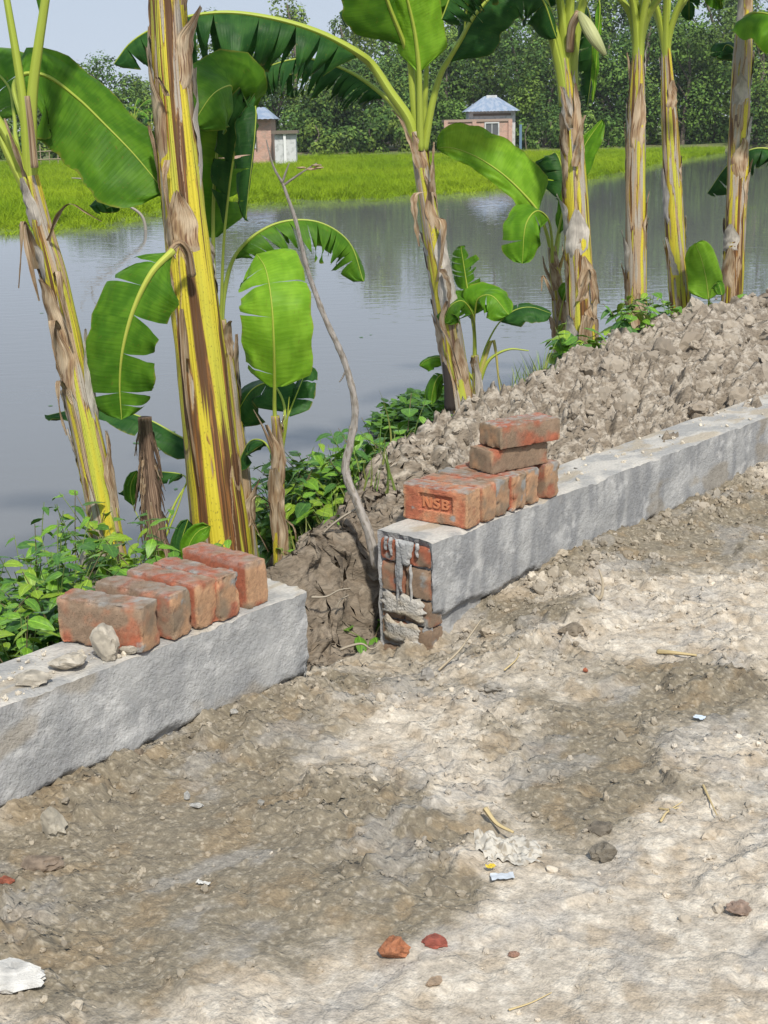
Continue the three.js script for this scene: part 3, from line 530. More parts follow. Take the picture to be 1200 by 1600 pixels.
stone('stone', 'grey square clod right of the torn rag', 'stone', 945, 1340, 0.027, 421, [0.25, 0.215, 0.165], { stretch: [1, 0.75, 0.85], sink: 0.25, rough: 0.6 });
stone('stone', 'muddy clod just above the grey square clod', 'stone', 938, 1300, 0.026, 422, [0.22, 0.185, 0.14], { stretch: [1.1, 0.6, 0.85], sink: 0.3, rough: 0.7 });
stone('stone', 'small brown stone at the left wall base', 'stone', 218, 1190, 0.016, 423, [0.32, 0.25, 0.18], { stretch: [1, 0.8, 0.8], sink: 0.2 });
stone('stone', 'pale clod lying before the exposed brick end', 'stone', 668, 1050, 0.024, 424, [0.38, 0.35, 0.31], { stretch: [1, 0.8, 0.9], sink: 0.25 });
stone('stone', 'pale lump in the middle of the churned mud', 'stone', 768, 1075, 0.026, 425, [0.40, 0.365, 0.31], { stretch: [1.2, 0.6, 0.9], sink: 0.3, rough: 0.8 });
stone('stone', 'brown clod beside the twig at the right wall', 'stone', 893, 1000, 0.028, 426, [0.27, 0.22, 0.16], { stretch: [1.2, 0.75, 0.9], sink: 0.3, rough: 0.8 });
stone('stone', 'white pebble in the wet mud left of centre', 'stone', 408, 1258, 0.009, 427, [0.55, 0.52, 0.46], { sink: 0.2, detail: 2 });
stone('stone', 'white scrap of plaster in the mud below the left wall', 'stone', 306, 1255, 0.013, 428, [0.62, 0.6, 0.55], { stretch: [1.2, 0.5, 0.8], sink: 0.2 });
stone('stone', 'white chip upper left of the plaster scrap', 'stone', 292, 1244, 0.012, 429, [0.62, 0.6, 0.55], { stretch: [0.7, 0.5, 1.2], sink: 0.2 });
stone('stone', 'white pebble at the broken end of the left wall', 'stone', 367, 1127, 0.011, 430, [0.58, 0.55, 0.49], { sink: 0.2, detail: 2 });
{ // crumpled rag half trodden into the dirt
  const c = onPlane(795, 1335, 0), base = groundAt(c), root = thing('rag', 'crumpled dirty white rag trodden into the dirt', 'rag', V(c.x, base, c.z));
  mesh('cloth', grid(44, 34, (u, v) => { const x = (u - 0.5) * 0.125 * (1 + 0.3 * n2(v * 1.6, 1)), z = (v - 0.5) * 0.12 * (1 + 0.35 * n2(u * 1.6, 5)), p = V(c.x + x, 0, c.z + z); const y = groundAt(p) - base + 0.004 + 0.02 * Math.abs(fbm(u * 2.2, v * 2.2 + 3, 4)) * Math.sin(Math.PI * u) ** 0.4 * Math.sin(Math.PI * v) ** 0.4; return { p: V(x, y, z) }; }), std({ map: tex(128, 128, (u, v) => mixc([0.50, 0.465, 0.40], [0.32, 0.28, 0.22], ss(0, 0.4, fbm(u * 5, v * 5, 4)))), roughness: 0.9 }), root);
  const bit = (name, label, px, py, w, l, col, yaw) => { const p = onPlane(px, py, 0), b = groundAt(p), r = mesh(name, grid(8, 5, (u, v) => ({ p: V((u - 0.5) * l, 0.004 + 0.006 * Math.abs(n2(u * 3 + px, v * 2)), (v - 0.5) * w) })), std({ color: lin(...col), roughness: 0.6 })); r.position.set(p.x, b + 0.004, p.z); r.rotation.y = yaw; setup(r, label, 'litter'); };
  bit('plastic_scrap', 'tiny yellow plastic scrap below the rag', 767, 1369, 0.014, 0.018, [0.62, 0.45, 0.04], 0.5);
  bit('plastic_scrap', 'bluish clear plastic scrap just under the yellow one', 785, 1382, 0.022, 0.045, [0.5, 0.53, 0.56], 0.1);
  bit('plastic_scrap', 'small pale blue plastic scrap on the right side', 1092, 1133, 0.025, 0.02, [0.55, 0.62, 0.70], 0.9);
  bit('plastic_scrap', 'thin white scrap in the wet mud at left', 318, 1380, 0.01, 0.03, [0.6, 0.58, 0.53], -0.4);
}
const twigMat = std({ color: lin(0.40, 0.33, 0.23), roughness: 0.9 }), strawMat = std({ color: lin(0.50, 0.39, 0.20), roughness: 0.8 }), rootMat = std({ color: lin(0.34, 0.29, 0.22), roughness: 0.9 });
function twig(name, label, cat, pix, r, mat, lift = 0.006) {
  const p = pix.map(([x, y, up]) => { const q = onPlane(x, y, up ?? 0); q.y = up !== undefined ? up : groundAt(q) + lift; return q; }), b = p[0].clone(), g = tube(p, u => r * (1 - 0.55 * u), 6, 18); g.translate(-b.x, -b.y, -b.z);
  const m = mesh(name, g, mat); m.position.copy(b); setup(m, label, cat); return m;
}
twig('twig', 'curved dry twig sticking up by the right wall foot', 'twig', [[930, 957], [938, 935, 0.05], [942, 912, 0.09], [936, 890, 0.12]], 0.006, twigMat);
twig('twig', 'long pale twig on the mud before the brick end', 'twig', [[685, 1030], [716, 1018, 0.01], [735, 992, 0.03], [752, 968, 0.06]], 0.004, twigMat);
twig('straw', 'broad piece of dry straw at the right side', 'straw', [[1028, 1021], [1050, 1030], [1088, 1037]], 0.007, strawMat);
twig('straw', 'thin straw at the right below the plastic scrap', 'straw', [[1098, 1242], [1108, 1258], [1120, 1278]], 0.003, strawMat);
twig('straw', 'short straw in the tuft near the right edge', 'straw', [[1032, 1288], [1042, 1276], [1060, 1268]], 0.003, strawMat);
twig('straw', 'crooked straw crossing the short one near the right edge', 'straw', [[1030, 1262], [1046, 1270], [1066, 1262]], 0.0025, strawMat);
twig('straw', 'straw stub lying on the rag', 'straw', [[758, 1290], [776, 1304], [802, 1316]], 0.006, strawMat, 0.024);
twig('straw', 'fine straw in the mud by the right wall', 'straw', [[788, 1052], [806, 1040], [812, 1012]], 0.0025, strawMat);
twig('straw', 'fine straw stalk on the pale dirt in front', 'straw', [[795, 1577], [830, 1562], [862, 1548]], 0.002, strawMat);

// ---------------------------------------------------------------- roots hanging from the cut bank in the gap
function along(pix, depth) { return pix.map(([x, y, dz]) => at(x, y, depth + (dz || 0))); }
function rootTube(label, pix, depth, r) { const p = along(pix, depth), b = p[0].clone(), g = tube(p, u => r * (1 - 0.6 * u), 6, 20); g.translate(-b.x, -b.y, -b.z); const m = mesh('exposed_root', g, rootMat); m.position.copy(b); setup(m, label, 'root'); }
rootTube('pale root running sideways out of the cut bank', [[487, 933], [510, 932], [530, 922], [548, 919]], 3.78, 0.004);
rootTube('short forked root hanging in the cut bank', [[526, 950], [532, 938], [545, 930]], 3.82, 0.004);
rootTube('curly pale root at the bottom of the gap', [[532, 1015], [545, 1010], [566, 1006], [580, 1014], [590, 1010]], 3.74, 0.005);
rootTube('dry vine hanging down the left side of the cut bank', [[562, 792], [525, 815], [490, 850], [455, 900]], 3.95, 0.004);
rootTube('second dry vine over the cut bank edge', [[548, 800], [512, 828], [486, 862]], 3.97, 0.003);

// ---------------------------------------------------------------- bare sapling
{
  const pts = along([[578, 838], [560, 790], [540, 735], [548, 690], [555, 640], [540, 570], [505, 490], [480, 420], [462, 345], [442, 287]], 3.92), root = thing('bare_sapling', 'thin leafless grey sapling leaning beside the right wall end', 'sapling', pts[0]);
  const bark = std({ map: tex(64, 256, (u, v) => mixc([0.46, 0.42, 0.37], [0.28, 0.24, 0.19], ss(-0.1, 0.4, fbm(u * 4, v * 26, 3)))), roughness: 0.9, bumpMap: fibreBump, bumpScale: 0.003 });
  pts.unshift(pts[0].clone().add(V(0.02, -0.1, 0)));
  mesh('trunk', local(tube(pts, (u, a) => lerp(0.0155, 0.0045, u) * (1 + 0.12 * n3(u * 30, Math.cos(a), Math.sin(a)) + (Math.abs((u * 9.3) % 1 - 0.5) < 0.05 ? 0.15 : 0)), 9, 90), root), bark, root);
  for (const b of [[[442, 287], [428, 262], [420, 235], [416, 218]], [[442, 290], [462, 276], [480, 264], [495, 255]], [[542, 575], [534, 592], [530, 597]], [[441, 285], [447, 268], [452, 255]]])
    mesh('branch', local(tube(along(b, 3.92), u => 0.0045 * (1 - 0.6 * u), 6, 14), root), bark, root);
  for (const [x, y] of [[470, 262], [494, 258], [487, 264], [499, 262]]) { const g = rock(0.012, x, 0.5, 1, [1.4, 0.3, 0.7]); const m = mesh('dead_leaf', g, DRYM[0], root); m.position.copy(at(x, y, 3.92)).sub(root.position); }
}

// ---------------------------------------------------------------- banana plants
const px2m = (px, depth) => px * depth / 2100 * 0.96;
function banana(label, trunk, widths, o) {      // trunk: [px, py] from base to top at depth o.z ; widths in picture pixels
  const pts = trunk.map(([x, y, dz]) => at(x, y, o.z + (dz || 0))), base = pts[0].clone(); base.y = groundAt(base);
  const root = thing(o.name || 'banana_plant', label, 'banana plant', base, o.group);
  const rw = widths.map(w => px2m(w, o.z) / 2), rad = u => { const k = u * (rw.length - 1), i = Math.min(rw.length - 2, Math.floor(k)); return lerp(rw[i], rw[i + 1], k - i); };
  root.userData.stemInfo = undefined; delete root.userData.stemInfo;
  const info = stem(root, pts, rad, { sink: Math.max(0.1, pts[0].y - base.y + 0.12), ...o });
  return { root, top: pts[pts.length - 1], axis: pts[pts.length - 1].clone().sub(pts[pts.length - 2]).normalize(), ...info };
}
const UP = V(0, 1, 0);
const camF = (depth, lean = 0) => V(0, lean, 1).normalize();

// A: leaning plant at the left edge
{
  const z = 4.15, A = banana('leaning banana plant at the left edge with hanging dry straps', [[180, 908], [150, 740], [118, 590], [88, 440], [62, 340], [46, 275]], [64, 58, 52, 48, 44, 36, 26], { z, seed: 3, dry: 0.12, dryTop: -0.1, green: 0.3, red: 0.14, H: 1.4, sheaths: 10, s0: 0.16 });
  const r = A.root, S = (l, d = z) => l.map(([x, y, dz]) => at(x, y, d + (dz || 0)));
  // petioles that leave the top of the picture, with their leaves
  addLeaf(r, S([[46, 290], [36, 160], [14, 20]]), S([[0, -60], [-15, -180, -.1], [-60, -330, -.2], [-140, -430, -.3]]), { W: 0.22, face: V(0.3, 0.4, 1), droop: 0.5, seed: 1, mat: 'mid', r: 0.019, tear: 0.3 });
  addLeaf(r, S([[48, 290], [50, 150], [60, 70]]), S([[66, 30], [80, -60], [105, -200, .05], [140, -380, .2], [220, -480, .4]]), { W: 0.13, W2: 0.2, face: V(0.5, 0.2, 1), fold: 0.5, droop: 0.9, seed: 2, mat: 'mid', r: 0.021, tear: 0.4, base: 0.2 });
  addLeaf(r, S([[44, 290], [15, 220], [-20, 165]]), S([[-60, 110], [-130, 20], [-220, -30], [-330, 20]]), { W: 0.2, droop: 0.8, seed: 3, mat: 'mid', r: 0.02 });
  addLeaf(r, S([[42, 300], [12, 240], [-10, 190]]), S([[-50, 160, -.2], [-140, 130, -.4], [-240, 190, -.5]]), { W: 0.2, droop: 0.8, seed: 4, mat: 'fresh', r: 0.016 });
  // the broad leaf that arches right, its upper side turned to us
  addLeaf(r, S([[48, 285, .02], [38, 200, .1], [22, 135, .16]]), S([[34, 117, .2], [70, 118, .24], [120, 153, .28], [165, 196, .3], [210, 242, .3], [258, 300, .28]]), { W: 0.185, W2: 0.12, face: V(0.35, 0.5, 0.85), fold: 0.05, droop: 0.35, seed: 5, mat: 'mid', r: 0.013, tear: 0.0, cuts: 7, fwd: 0.1, tip: 0.72, base: 0.08 });
  addLeaf(r, S([[40, 290, .05], [25, 220, .2]]), S([[22, 180, .35], [10, 130, .45], [-30, 105, .5], [-90, 150, .5]]), { W: 0.16, face: V(-0.2, 0.6, 0.8), droop: 0.4, seed: 6, mat: 'mid', r: 0.012, tear: 0.2 });
  for (const [l, w] of [[[[70, 395], [95, 330, -.1], [112, 318, -.12], [135, 332, -.12], [160, 346, -.12]], 0.014], [[[60, 420], [40, 350, -.08], [42, 380, -.12], [50, 420, -.13], [62, 470, -.12]], 0.02], [[[52, 380], [36, 345, -.08], [34, 390, -.1], [30, 450, -.1]], 0.012], [[[88, 440], [92, 425, -.09], [98, 470, -.1], [112, 520, -.1]], 0.016], [[[100, 530], [82, 500, -.09], [84, 540, -.1], [96, 590, -.1]], 0.016], [[[110, 620], [92, 595, -.08], [94, 640, -.1], [105, 680, -.1]], 0.014], [[[48, 300], [20, 220, -.06], [8, 185, -.05]], 0.016]])
    mesh('dry_strap', local(strap(S(l), w, l[0][0]), r), DRYM[0], r);
  mesh('dry_petiole', local(tube(S([[54, 262, -.05], [48, 200, -.05], [42, 150, -.05]]), u => 0.012 * (1 - 0.3 * u), 7, 14), r), DRYM[1], r);
  // pale dead bract at its foot
  mesh('dry_bract', local(grid(10, 18, (u, v) => ({ p: at(lerp(128, 152, u) + 18 * (v - 0.5) * (v > 0.5 ? 1 : 0.3) + 4 * n2(v * 3, u * 2), lerp(842, 930, v), z - 0.05 - 0.05 * Math.sin(Math.PI * u)) })), r), greyDry, r);
}
// B: the thick stem in front
{
  const z = 4.37, B = banana('thick yellow banana stem with maroon streaks behind the brick row', [[348, 872], [335, 760], [318, 600], [300, 440], [284, 280], [270, 130], [262, 0], [252, -200], [246, -420]], [108, 100, 92, 84, 74, 66, 60, 54, 50, 44], { z, seed: 6, dry: -0.75, dryTop: -0.1, green: 0.15, red: 0.36, sheaths: 14, s0: 0.42 });
  const S = (l, d = z) => l.map(([x, y, dz]) => at(x, y, d + (dz || 0))), r = B.root;
  crown(r, B.top, B.axis, 0.05, 12, 6, ['mid', 'dark'], 1.5, { a0: 0.4 });
  // old leaf that hangs down in front, on a dried stalk
  addLeaf(r, [], S([[270, 392, -.22], [238, 425, -.28], [210, 480, -.3], [192, 545, -.3], [187, 600, -.28], [190, 655, -.26]]), { W: 0.165, W2: 0.115, face: V(0.05, 0.3, 1), fold: 0.1, droop: 0.55, seed: 21, mat: 'mid', r: 0.012, tear: 0.55, cuts: 7, fwd: 0.22, tip: 0.8, base: 0.22 });
  mesh('dry_petiole', local(tube(S([[300, 430, -.12], [292, 390, -.16], [278, 380, -.2], [262, 396, -.22]]), u => 0.014 * (1 - 0.4 * u), 7, 16), r), DRYM[1], r);
  for (const [l, w] of [[[[262, 250, -.1], [258, 275, -.14], [264, 330, -.13], [272, 375, -.12]], 0.012], [[[292, 560, -.12], [284, 480, -.14], [290, 600, -.13], [312, 760, -.12]], 0.012], [[[262, 150, -.1], [246, 120, -.12], [244, 140, -.12]], 0.01]])
    mesh('dry_strap', local(strap(S(l), w, l[0][0]), r), DRYM[1], r);
}
// B2: sucker right behind it
{
  const z = 4.72, B = banana('slim banana sucker directly behind the thick stem', [[378, 800], [368, 680], [355, 560], [345, 500]], [44, 42, 36, 26, 18], { z, seed: 8, dry: 0.22, green: 0.5, red: 0.3, H: 0.7, sheaths: 7 });
  const S = (l, d = z) => l.map(([x, y, dz]) => at(x, y, d + (dz || 0))), r = B.root;
  addLeaf(r, S([[347, 540], [336, 460]]), S([[333, 372], [334, 300], [340, 230], [352, 170, -.02], [362, 140, -.1], [356, 134, -.2], [330, 150, -.3], [300, 196, -.34]]), { W: 0.14, W2: 0.14, face: V(0.25, 0.15, 1), fold: 0.1, droop: 0.6, seed: 31, mat: 'mid', r: 0.011, tear: 0.4, cuts: 9, tip: 0.75, base: 0.1, fwd: 0.1 });
  addLeaf(r, S([[345, 520, .02], [350, 460, .06]]), S([[366, 402, .1], [400, 366, .14], [445, 346, .18], [500, 348, .2], [545, 378, .2], [568, 440, .18]]), { W: 0.15, face: V(0, 1, 0.25), fold: 0.35, droop: 0.9, seed: 32, mat: 'mid', r: 0.011, tear: 0.8, cuts: 16 });
  addLeaf(r, S([[346, 520, .1], [325, 400, .2]]), S([[290, 300, .3], [245, 262, .36], [195, 268, .4], [140, 322, .4]]), { W: 0.13, face: V(0.1, 1, -0.2), fold: 0.5, droop: 1.0, seed: 33, mat: 'dark', r: 0.01, tear: 0.6, cuts: 9 });
  addLeaf(r, S([[345, 505, .0]]), S([[352, 350, -.05], [376, 200, -.08], [398, 165, -.1], [398, 210, -.16], [388, 300, -.2], [384, 345, -.2]]), { W: 0.08, face: V(0.8, 0.3, 0.5), fold: 0.5, droop: 0.8, seed: 34, mat: 'dark', r: 0.007, tear: 0.7, cuts: 10 });
  addLeaf(r, S([[372, 720, .05]]), S([[355, 690, .1], [300, 690, .15], [230, 655, .2], [150, 635, .25], [70, 650, .25]]), { W: 0.09, face: V(0.1, 1, -0.1), fold: 0.3, droop: 0.7, seed: 35, mat: 'dark', r: 0.007, tear: 0.4, cuts: 8 });
}
// C: small plant with one pale upright leaf
{
  const z = 4.46, C = banana('small banana plant with one bright upright leaf', [[440, 862], [434, 780], [436, 710], [430, 650]], [36, 30, 25, 22, 14], { z, seed: 11, dry: 0.1, green: 0.2, red: 0.0, H: 0.45, sheaths: 6 });
  const S = (l, d = z) => l.map(([x, y, dz]) => at(x, y, d + (dz || 0))), r = C.root;
  addLeaf(r, S([[432, 680], [429, 640]]), S([[429, 606, -.02], [428, 540, -.05], [424, 470, -.04], [415, 420, .04], [402, 398, .12]]), { W: 0.135, W2: 0.125, face: V(0.0, 0.25, 1), fold: 0.12, droop: 0.45, seed: 41, mat: 'bright', r: 0.0085, tear: 0.32, cuts: 7, base: 0.05, tip: 0.82, fwd: 0.12 });
  addLeaf(r, S([[433, 690, .03]]), S([[445, 640, .08], [425, 600, .16], [395, 608, .22], [362, 660, .26]]), { W: 0.11, face: V(0, 0.7, 0.6), fold: 0.2, droop: 0.5, seed: 42, mat: 'dark', r: 0.007, tear: 0.2, cuts: 6 });
  addLeaf(r, S([[433, 700, .03]]), S([[450, 650, .08], [470, 600, .14], [482, 570, .2]]), { W: 0.06, face: V(-0.5, 0.6, 0.6), droop: 0.5, seed: 43, mat: 'dark', r: 0.006, tear: 0.2, cuts: 4 });
  addLeaf(r, S([[430, 720, .06]]), S([[412, 690, .14], [390, 690, .2], [368, 735, .22]]), { W: 0.06, face: V(0, 1, 0.2), droop: 0.7, seed: 44, mat: 'dark', r: 0.005, tear: 0.4, cuts: 5 });
  for (const l of [[[432, 720], [412, 670, -.03], [396, 640, -.04]], [[438, 715], [448, 660, -.02], [452, 620, -.02]]]) mesh('shoot', local(tube(S(l), u => 0.009 * (1 - 0.9 * u), 6, 12), r), l[0][0] < 435 ? DRYM[0] : stalkMat, r);
  for (const l of [[[430, 790], [398, 775, -.06], [392, 800, -.06], [420, 862, -.05]], [[446, 810], [460, 825, -.06], [464, 855, -.06]]]) mesh('dry_strap', local(strap(S(l), 0.006, l[0][0]), r), DRYM[0], r);
}
// D: dead shaggy stem and the low dark leaves round it
{
  const z = 4.3, pts = along([[258, 905], [245, 850], [235, 770], [229, 700], [226, 652]], z), base = pts[0].clone(); base.y = groundAt(base);
  const r = thing('dead_banana_stem', 'dead shaggy brown banana stem between the two tall plants', 'dead stem', base), rg = rngOf(4);
  const rad = u => lerp(0.05, 0.022, Math.pow(u, 0.6));
  mesh('core', local(tube(pts, (u, a) => rad(u) * (1 + 0.15 * n3(Math.cos(a) * 2, Math.sin(a) * 2, u * 8)), 12, 40), r), shagMat, r);
  const cu = new THREE.CatmullRomCurve3(pts);
  for (let k = 0; k < 46; k++) { const u0 = rg() * 0.95 + 0.05, a = (rg() - 0.5) * 5, len = 0.06 + 0.1 * rg(), c = cu.getPointAt(u0), o = V(Math.sin(a), 0, Math.cos(a)); const R = rad(u0), p = [c.clone().addScaledVector(o, R * 0.95), c.clone().addScaledVector(o, R + 0.012).add(V(0, -len * 0.4, 0)), c.clone().addScaledVector(o, R + 0.012 + 0.02 * rg() + (u0 < 0.35 ? 0.02 : 0)).add(V(0.3 * len * (0.5 - u0) * (1 - u0), -len, 0))]; mesh('shaggy_fibre', local(strap(p, 0.004 + 0.004 * rg(), k), r), k % 3 ? shagMat : DRYM[1], r); }
  const S = (l, d = z) => l.map(([x, y, dz]) => at(x, y, d + (dz || 0)));
  addLeaf(r, S([[250, 850, .1], [272, 790, .15], [292, 752, .25]]), S([[285, 742, .3], [262, 738, .32], [225, 740, .34], [186, 772, .34]]), { W: 0.06, face: V(0, 1, 0.1), fold: 0.3, droop: 0.9, seed: 51, mat: 'dark', r: 0.006, tear: 0.4, cuts: 5 });
  addLeaf(r, S([[250, 860, .1], [275, 800, .15]]), S([[296, 748, .2], [318, 735, .22], [330, 770, .24]]), { W: 0.05, face: V(0, 1, 0.1), droop: 0.8, seed: 52, mat: 'mid', r: 0.005, tear: 0.3, cuts: 4 });
  addLeaf(r, S([[246, 880, .1], [222, 820, .14]]), S([[208, 790, .16], [204, 760, .18], [214, 735, .2]]), { W: 0.025, face: V(0.4, 0.3, 1), droop: 0.3, seed: 54, mat: 'mid', r: 0.004, tear: 0.1, cuts: 3 });
}
{
  const z = 4.05, base = onPlane(288, 890, 0); base.y = groundAt(base); const r = thing('banana_shoot', 'short folded banana shoot behind the brick row', 'banana shoot', base);
  addLeaf(r, [base.clone().add(V(0, -0.05, 0))], along([[290, 885], [296, 850], [310, 830], [328, 822]], z), { W: 0.045, W2: 0.03, face: V(-0.5, 0.3, 1), fold: -0.5, droop: 0.6, seed: 55, mat: 'fresh', r: 0.006, tear: 0, cuts: 3 });
  addLeaf(r, [base.clone().add(V(0, -0.05, 0))], along([[284, 885, .05], [284, 845, .06], [294, 812, .06]], z), { W: 0.035, face: V(0.4, 0.3, 1), droop: 0.4, seed: 56, mat: 'dark', r: 0.005, tear: 0, cuts: 3 });
}
// E: plant with the long arching leaves, in the middle
{
  const z = 7.35, E = banana('banana plant in the middle with long arching torn leaves', [[722, 640], [710, 575], [695, 470], [672, 340], [655, 240], [650, 205]], [52, 46, 44, 40, 34, 28, 22], { z, seed: 14, dry: 0.12, green: 0.55, red: 0.1, H: 1.6, sheaths: 11, s0: 0.3 });
  const r = E.root, S = (l, d = z) => l.map(([x, y, dz]) => at(x, y, d + (dz || 0)));
  addLeaf(r, S([[652, 235], [640, 190], [610, 145], [580, 100]]), S([[560, 84, -.05], [500, 52, -.1], [420, 28, -.15], [340, 20, -.2], [260, 36, -.2], [205, 66, -.2], [178, 100, -.2]]), { W: 0.29, W2: 0.27, face: V(0, 1, 0.1), fold: 0.55, droop: 1.15, seed: 61, mat: 'dark', r: 0.035, tear: 0.75, cuts: 17, fwd: 0.1 });
  addLeaf(r, S([[650, 235, .05], [636, 195, .1], [618, 168, .15]]), S([[600, 150, .2], [545, 112, .3], [480, 92, .35], [420, 104, .4], [375, 134, .4]]), { W: 0.25, face: V(0, 1, 0.1), fold: 0.4, droop: 1.1, seed: 62, mat: 'dark', r: 0.022, tear: 0.9, cuts: 24 });
  addLeaf(r, S([[655, 235], [645, 150], [640, 95]]), S([[632, 70, -.03], [612, 20, -.1], [585, -50, -.2], [545, -110, -.3], [490, -130, -.4]]), { W: 0.24, W2: 0.24, face: V(0.45, 0.35, 1), fold: 0.2, droop: 0.9, seed: 63, mat: 'mid', r: 0.025, tear: 0.5, cuts: 12 });
  addLeaf(r, S([[657, 235, -.03], [656, 160, -.05]]), S([[655, 112, -.06], [648, 50, -.08], [632, -20, -.12], [610, -110, -.2]]), { W: 0.16, W2: 0.12, face: V(-0.3, 0.3, 1), fold: 0.1, droop: 0.5, seed: 64, mat: 'bright', r: 0.022, tear: 0.1, cuts: 5, base: 0.1 });
  addLeaf(r, S([[662, 235], [676, 160], [690, 112]]), S([[700, 95], [718, 66], [745, 20], [790, -20], [840, -10], [870, 60]]), { W: 0.2, face: V(-0.2, 0.9, 0.4), fold: 0.35, droop: 1.1, seed: 65, mat: 'dark', r: 0.025, tear: 0.6, cuts: 14 });
  addLeaf(r, S([[660, 235, .05], [665, 140, .06], [668, 80, .08]]), S([[675, 20, .1], [690, -60, .12], [715, -150, .15]]), { W: 0.22, face: V(-0.3, 0.3, 1), droop: 0.7, seed: 66, mat: 'mid', r: 0.022, tear: 0.5, cuts: 10 });
  addLeaf(r, S([[656, 235, .06], [650, 130, .1]]), S([[640, 60, .12], [615, 10, .2], [570, -10, .3], [530, 20, .4]]), { W: 0.22, face: V(0.1, 1, 0.3), fold: 0.4, droop: 1.1, seed: 67, mat: 'dark', r: 0.02, tear: 0.6, cuts: 12 });
  for (const [l, w] of [[[[655, 262, -.08], [638, 215, -.1], [625, 185, -.1], [612, 172, -.1]], 0.022], [[[676, 300, -.1], [676, 260, -.12], [678, 222, -.12]], 0.02], [[[660, 300, -.1], [648, 305, -.14], [650, 350, -.14], [655, 385, -.14]], 0.03], [[[685, 340, -.1], [692, 345, -.13], [690, 400, -.13], [682, 440, -.13]], 0.022], [[[700, 470, -.1], [690, 500, -.13], [705, 540, -.14], [720, 590, -.14]], 0.02], [[[690, 420, -.1], [700, 440, -.13], [702, 480, -.14]], 0.03]]) mesh('dry_strap', local(strap(S(l), w, l[0][0]), r), DRYM[l[0][0] % 2], r);
  // near-black stub at the foot
  mesh('old_stub', local(tube(S([[704, 640, -.05], [700, 590, -.05], [693, 545, -.02]]), u => 0.035 * (1 - 0.5 * u), 10, 12), r), std({ color: lin(0.03, 0.022, 0.018), roughness: 0.8 }), r);
}
// F: young plant at its foot
{
  const z = 7.45, F = banana('young banana plant with tattered leaves at the foot of the middle plant', [[748, 640], [745, 590], [742, 555]], [22, 22, 18, 12], { z, seed: 17, dry: 0.0, green: 0.9, red: 0.0, H: 0.3, sheaths: 3 });
  const r = F.root, S = (l, d = z) => l.map(([x, y, dz]) => at(x, y, d + (dz || 0)));
  addLeaf(r, S([[742, 570], [741, 520]]), S([[738, 500], [730, 450], [724, 410], [720, 384]]), { W: 0.12, W2: 0.11, face: V(0.1, 0.4, 1), fold: 0.15, droop: 0.6, seed: 71, mat: 'mid', r: 0.014, tear: 0.9, cuts: 10 });
  addLeaf(r, S([[743, 570], [741, 510]]), S([[742, 490, -.05], [748, 466, -.1], [768, 462, -.16], [795, 492, -.2]]), { W: 0.13, face: V(0, 0.8, 0.6), fold: 0.1, droop: 0.7, seed: 72, mat: 'fresh', r: 0.011, tear: 0.2, cuts: 5 });
  addLeaf(r, S([[743, 575], [742, 520]]), S([[738, 490, -.08], [722, 470, -.14], [704, 478, -.18], [692, 505, -.2]]), { W: 0.12, face: V(0, 0.8, 0.6), droop: 0.7, seed: 73, mat: 'mid', r: 0.011, tear: 0.3, cuts: 5 });
  addLeaf(r, S([[746, 590], [760, 540]]), S([[782, 502], [806, 484], [830, 480], [862, 490]]), { W: 0.1, face: V(0, 0.9, 0.5), fold: 0.1, droop: 0.6, seed: 74, mat: 'dark', r: 0.009, tear: 0.2, cuts: 4 });
  addLeaf(r, S([[742, 610], [705, 580]]), S([[700, 566], [684, 558], [664, 564], [656, 572]]), { W: 0.07, face: V(0, 0.9, 0.5), droop: 0.8, seed: 75, mat: 'fresh', r: 0.007, tear: 0.2, cuts: 4 });
  addLeaf(r, S([[742, 610], [700, 600]]), S([[692, 585], [684, 590], [676, 612], [674, 632]]), { W: 0.06, face: V(0, 0.6, 0.8), droop: 0.8, seed: 76, mat: 'mid', r: 0.007, tear: 0.2, cuts: 4 });
  for (const l of [[[746, 600], [758, 560], [770, 530], [774, 545], [780, 600], [784, 620]], [[748, 600], [765, 562], [795, 546], [826, 548]], [[745, 600], [728, 580], [728, 595]]]) mesh('bent_petiole', local(tube(S(l), u => 0.014 * (1 - 0.75 * u), 7, 24), r), l.length > 4 ? std({ color: lin(0.45, 0.40, 0.12), roughness: 0.6 }) : stalkMat, r);
}
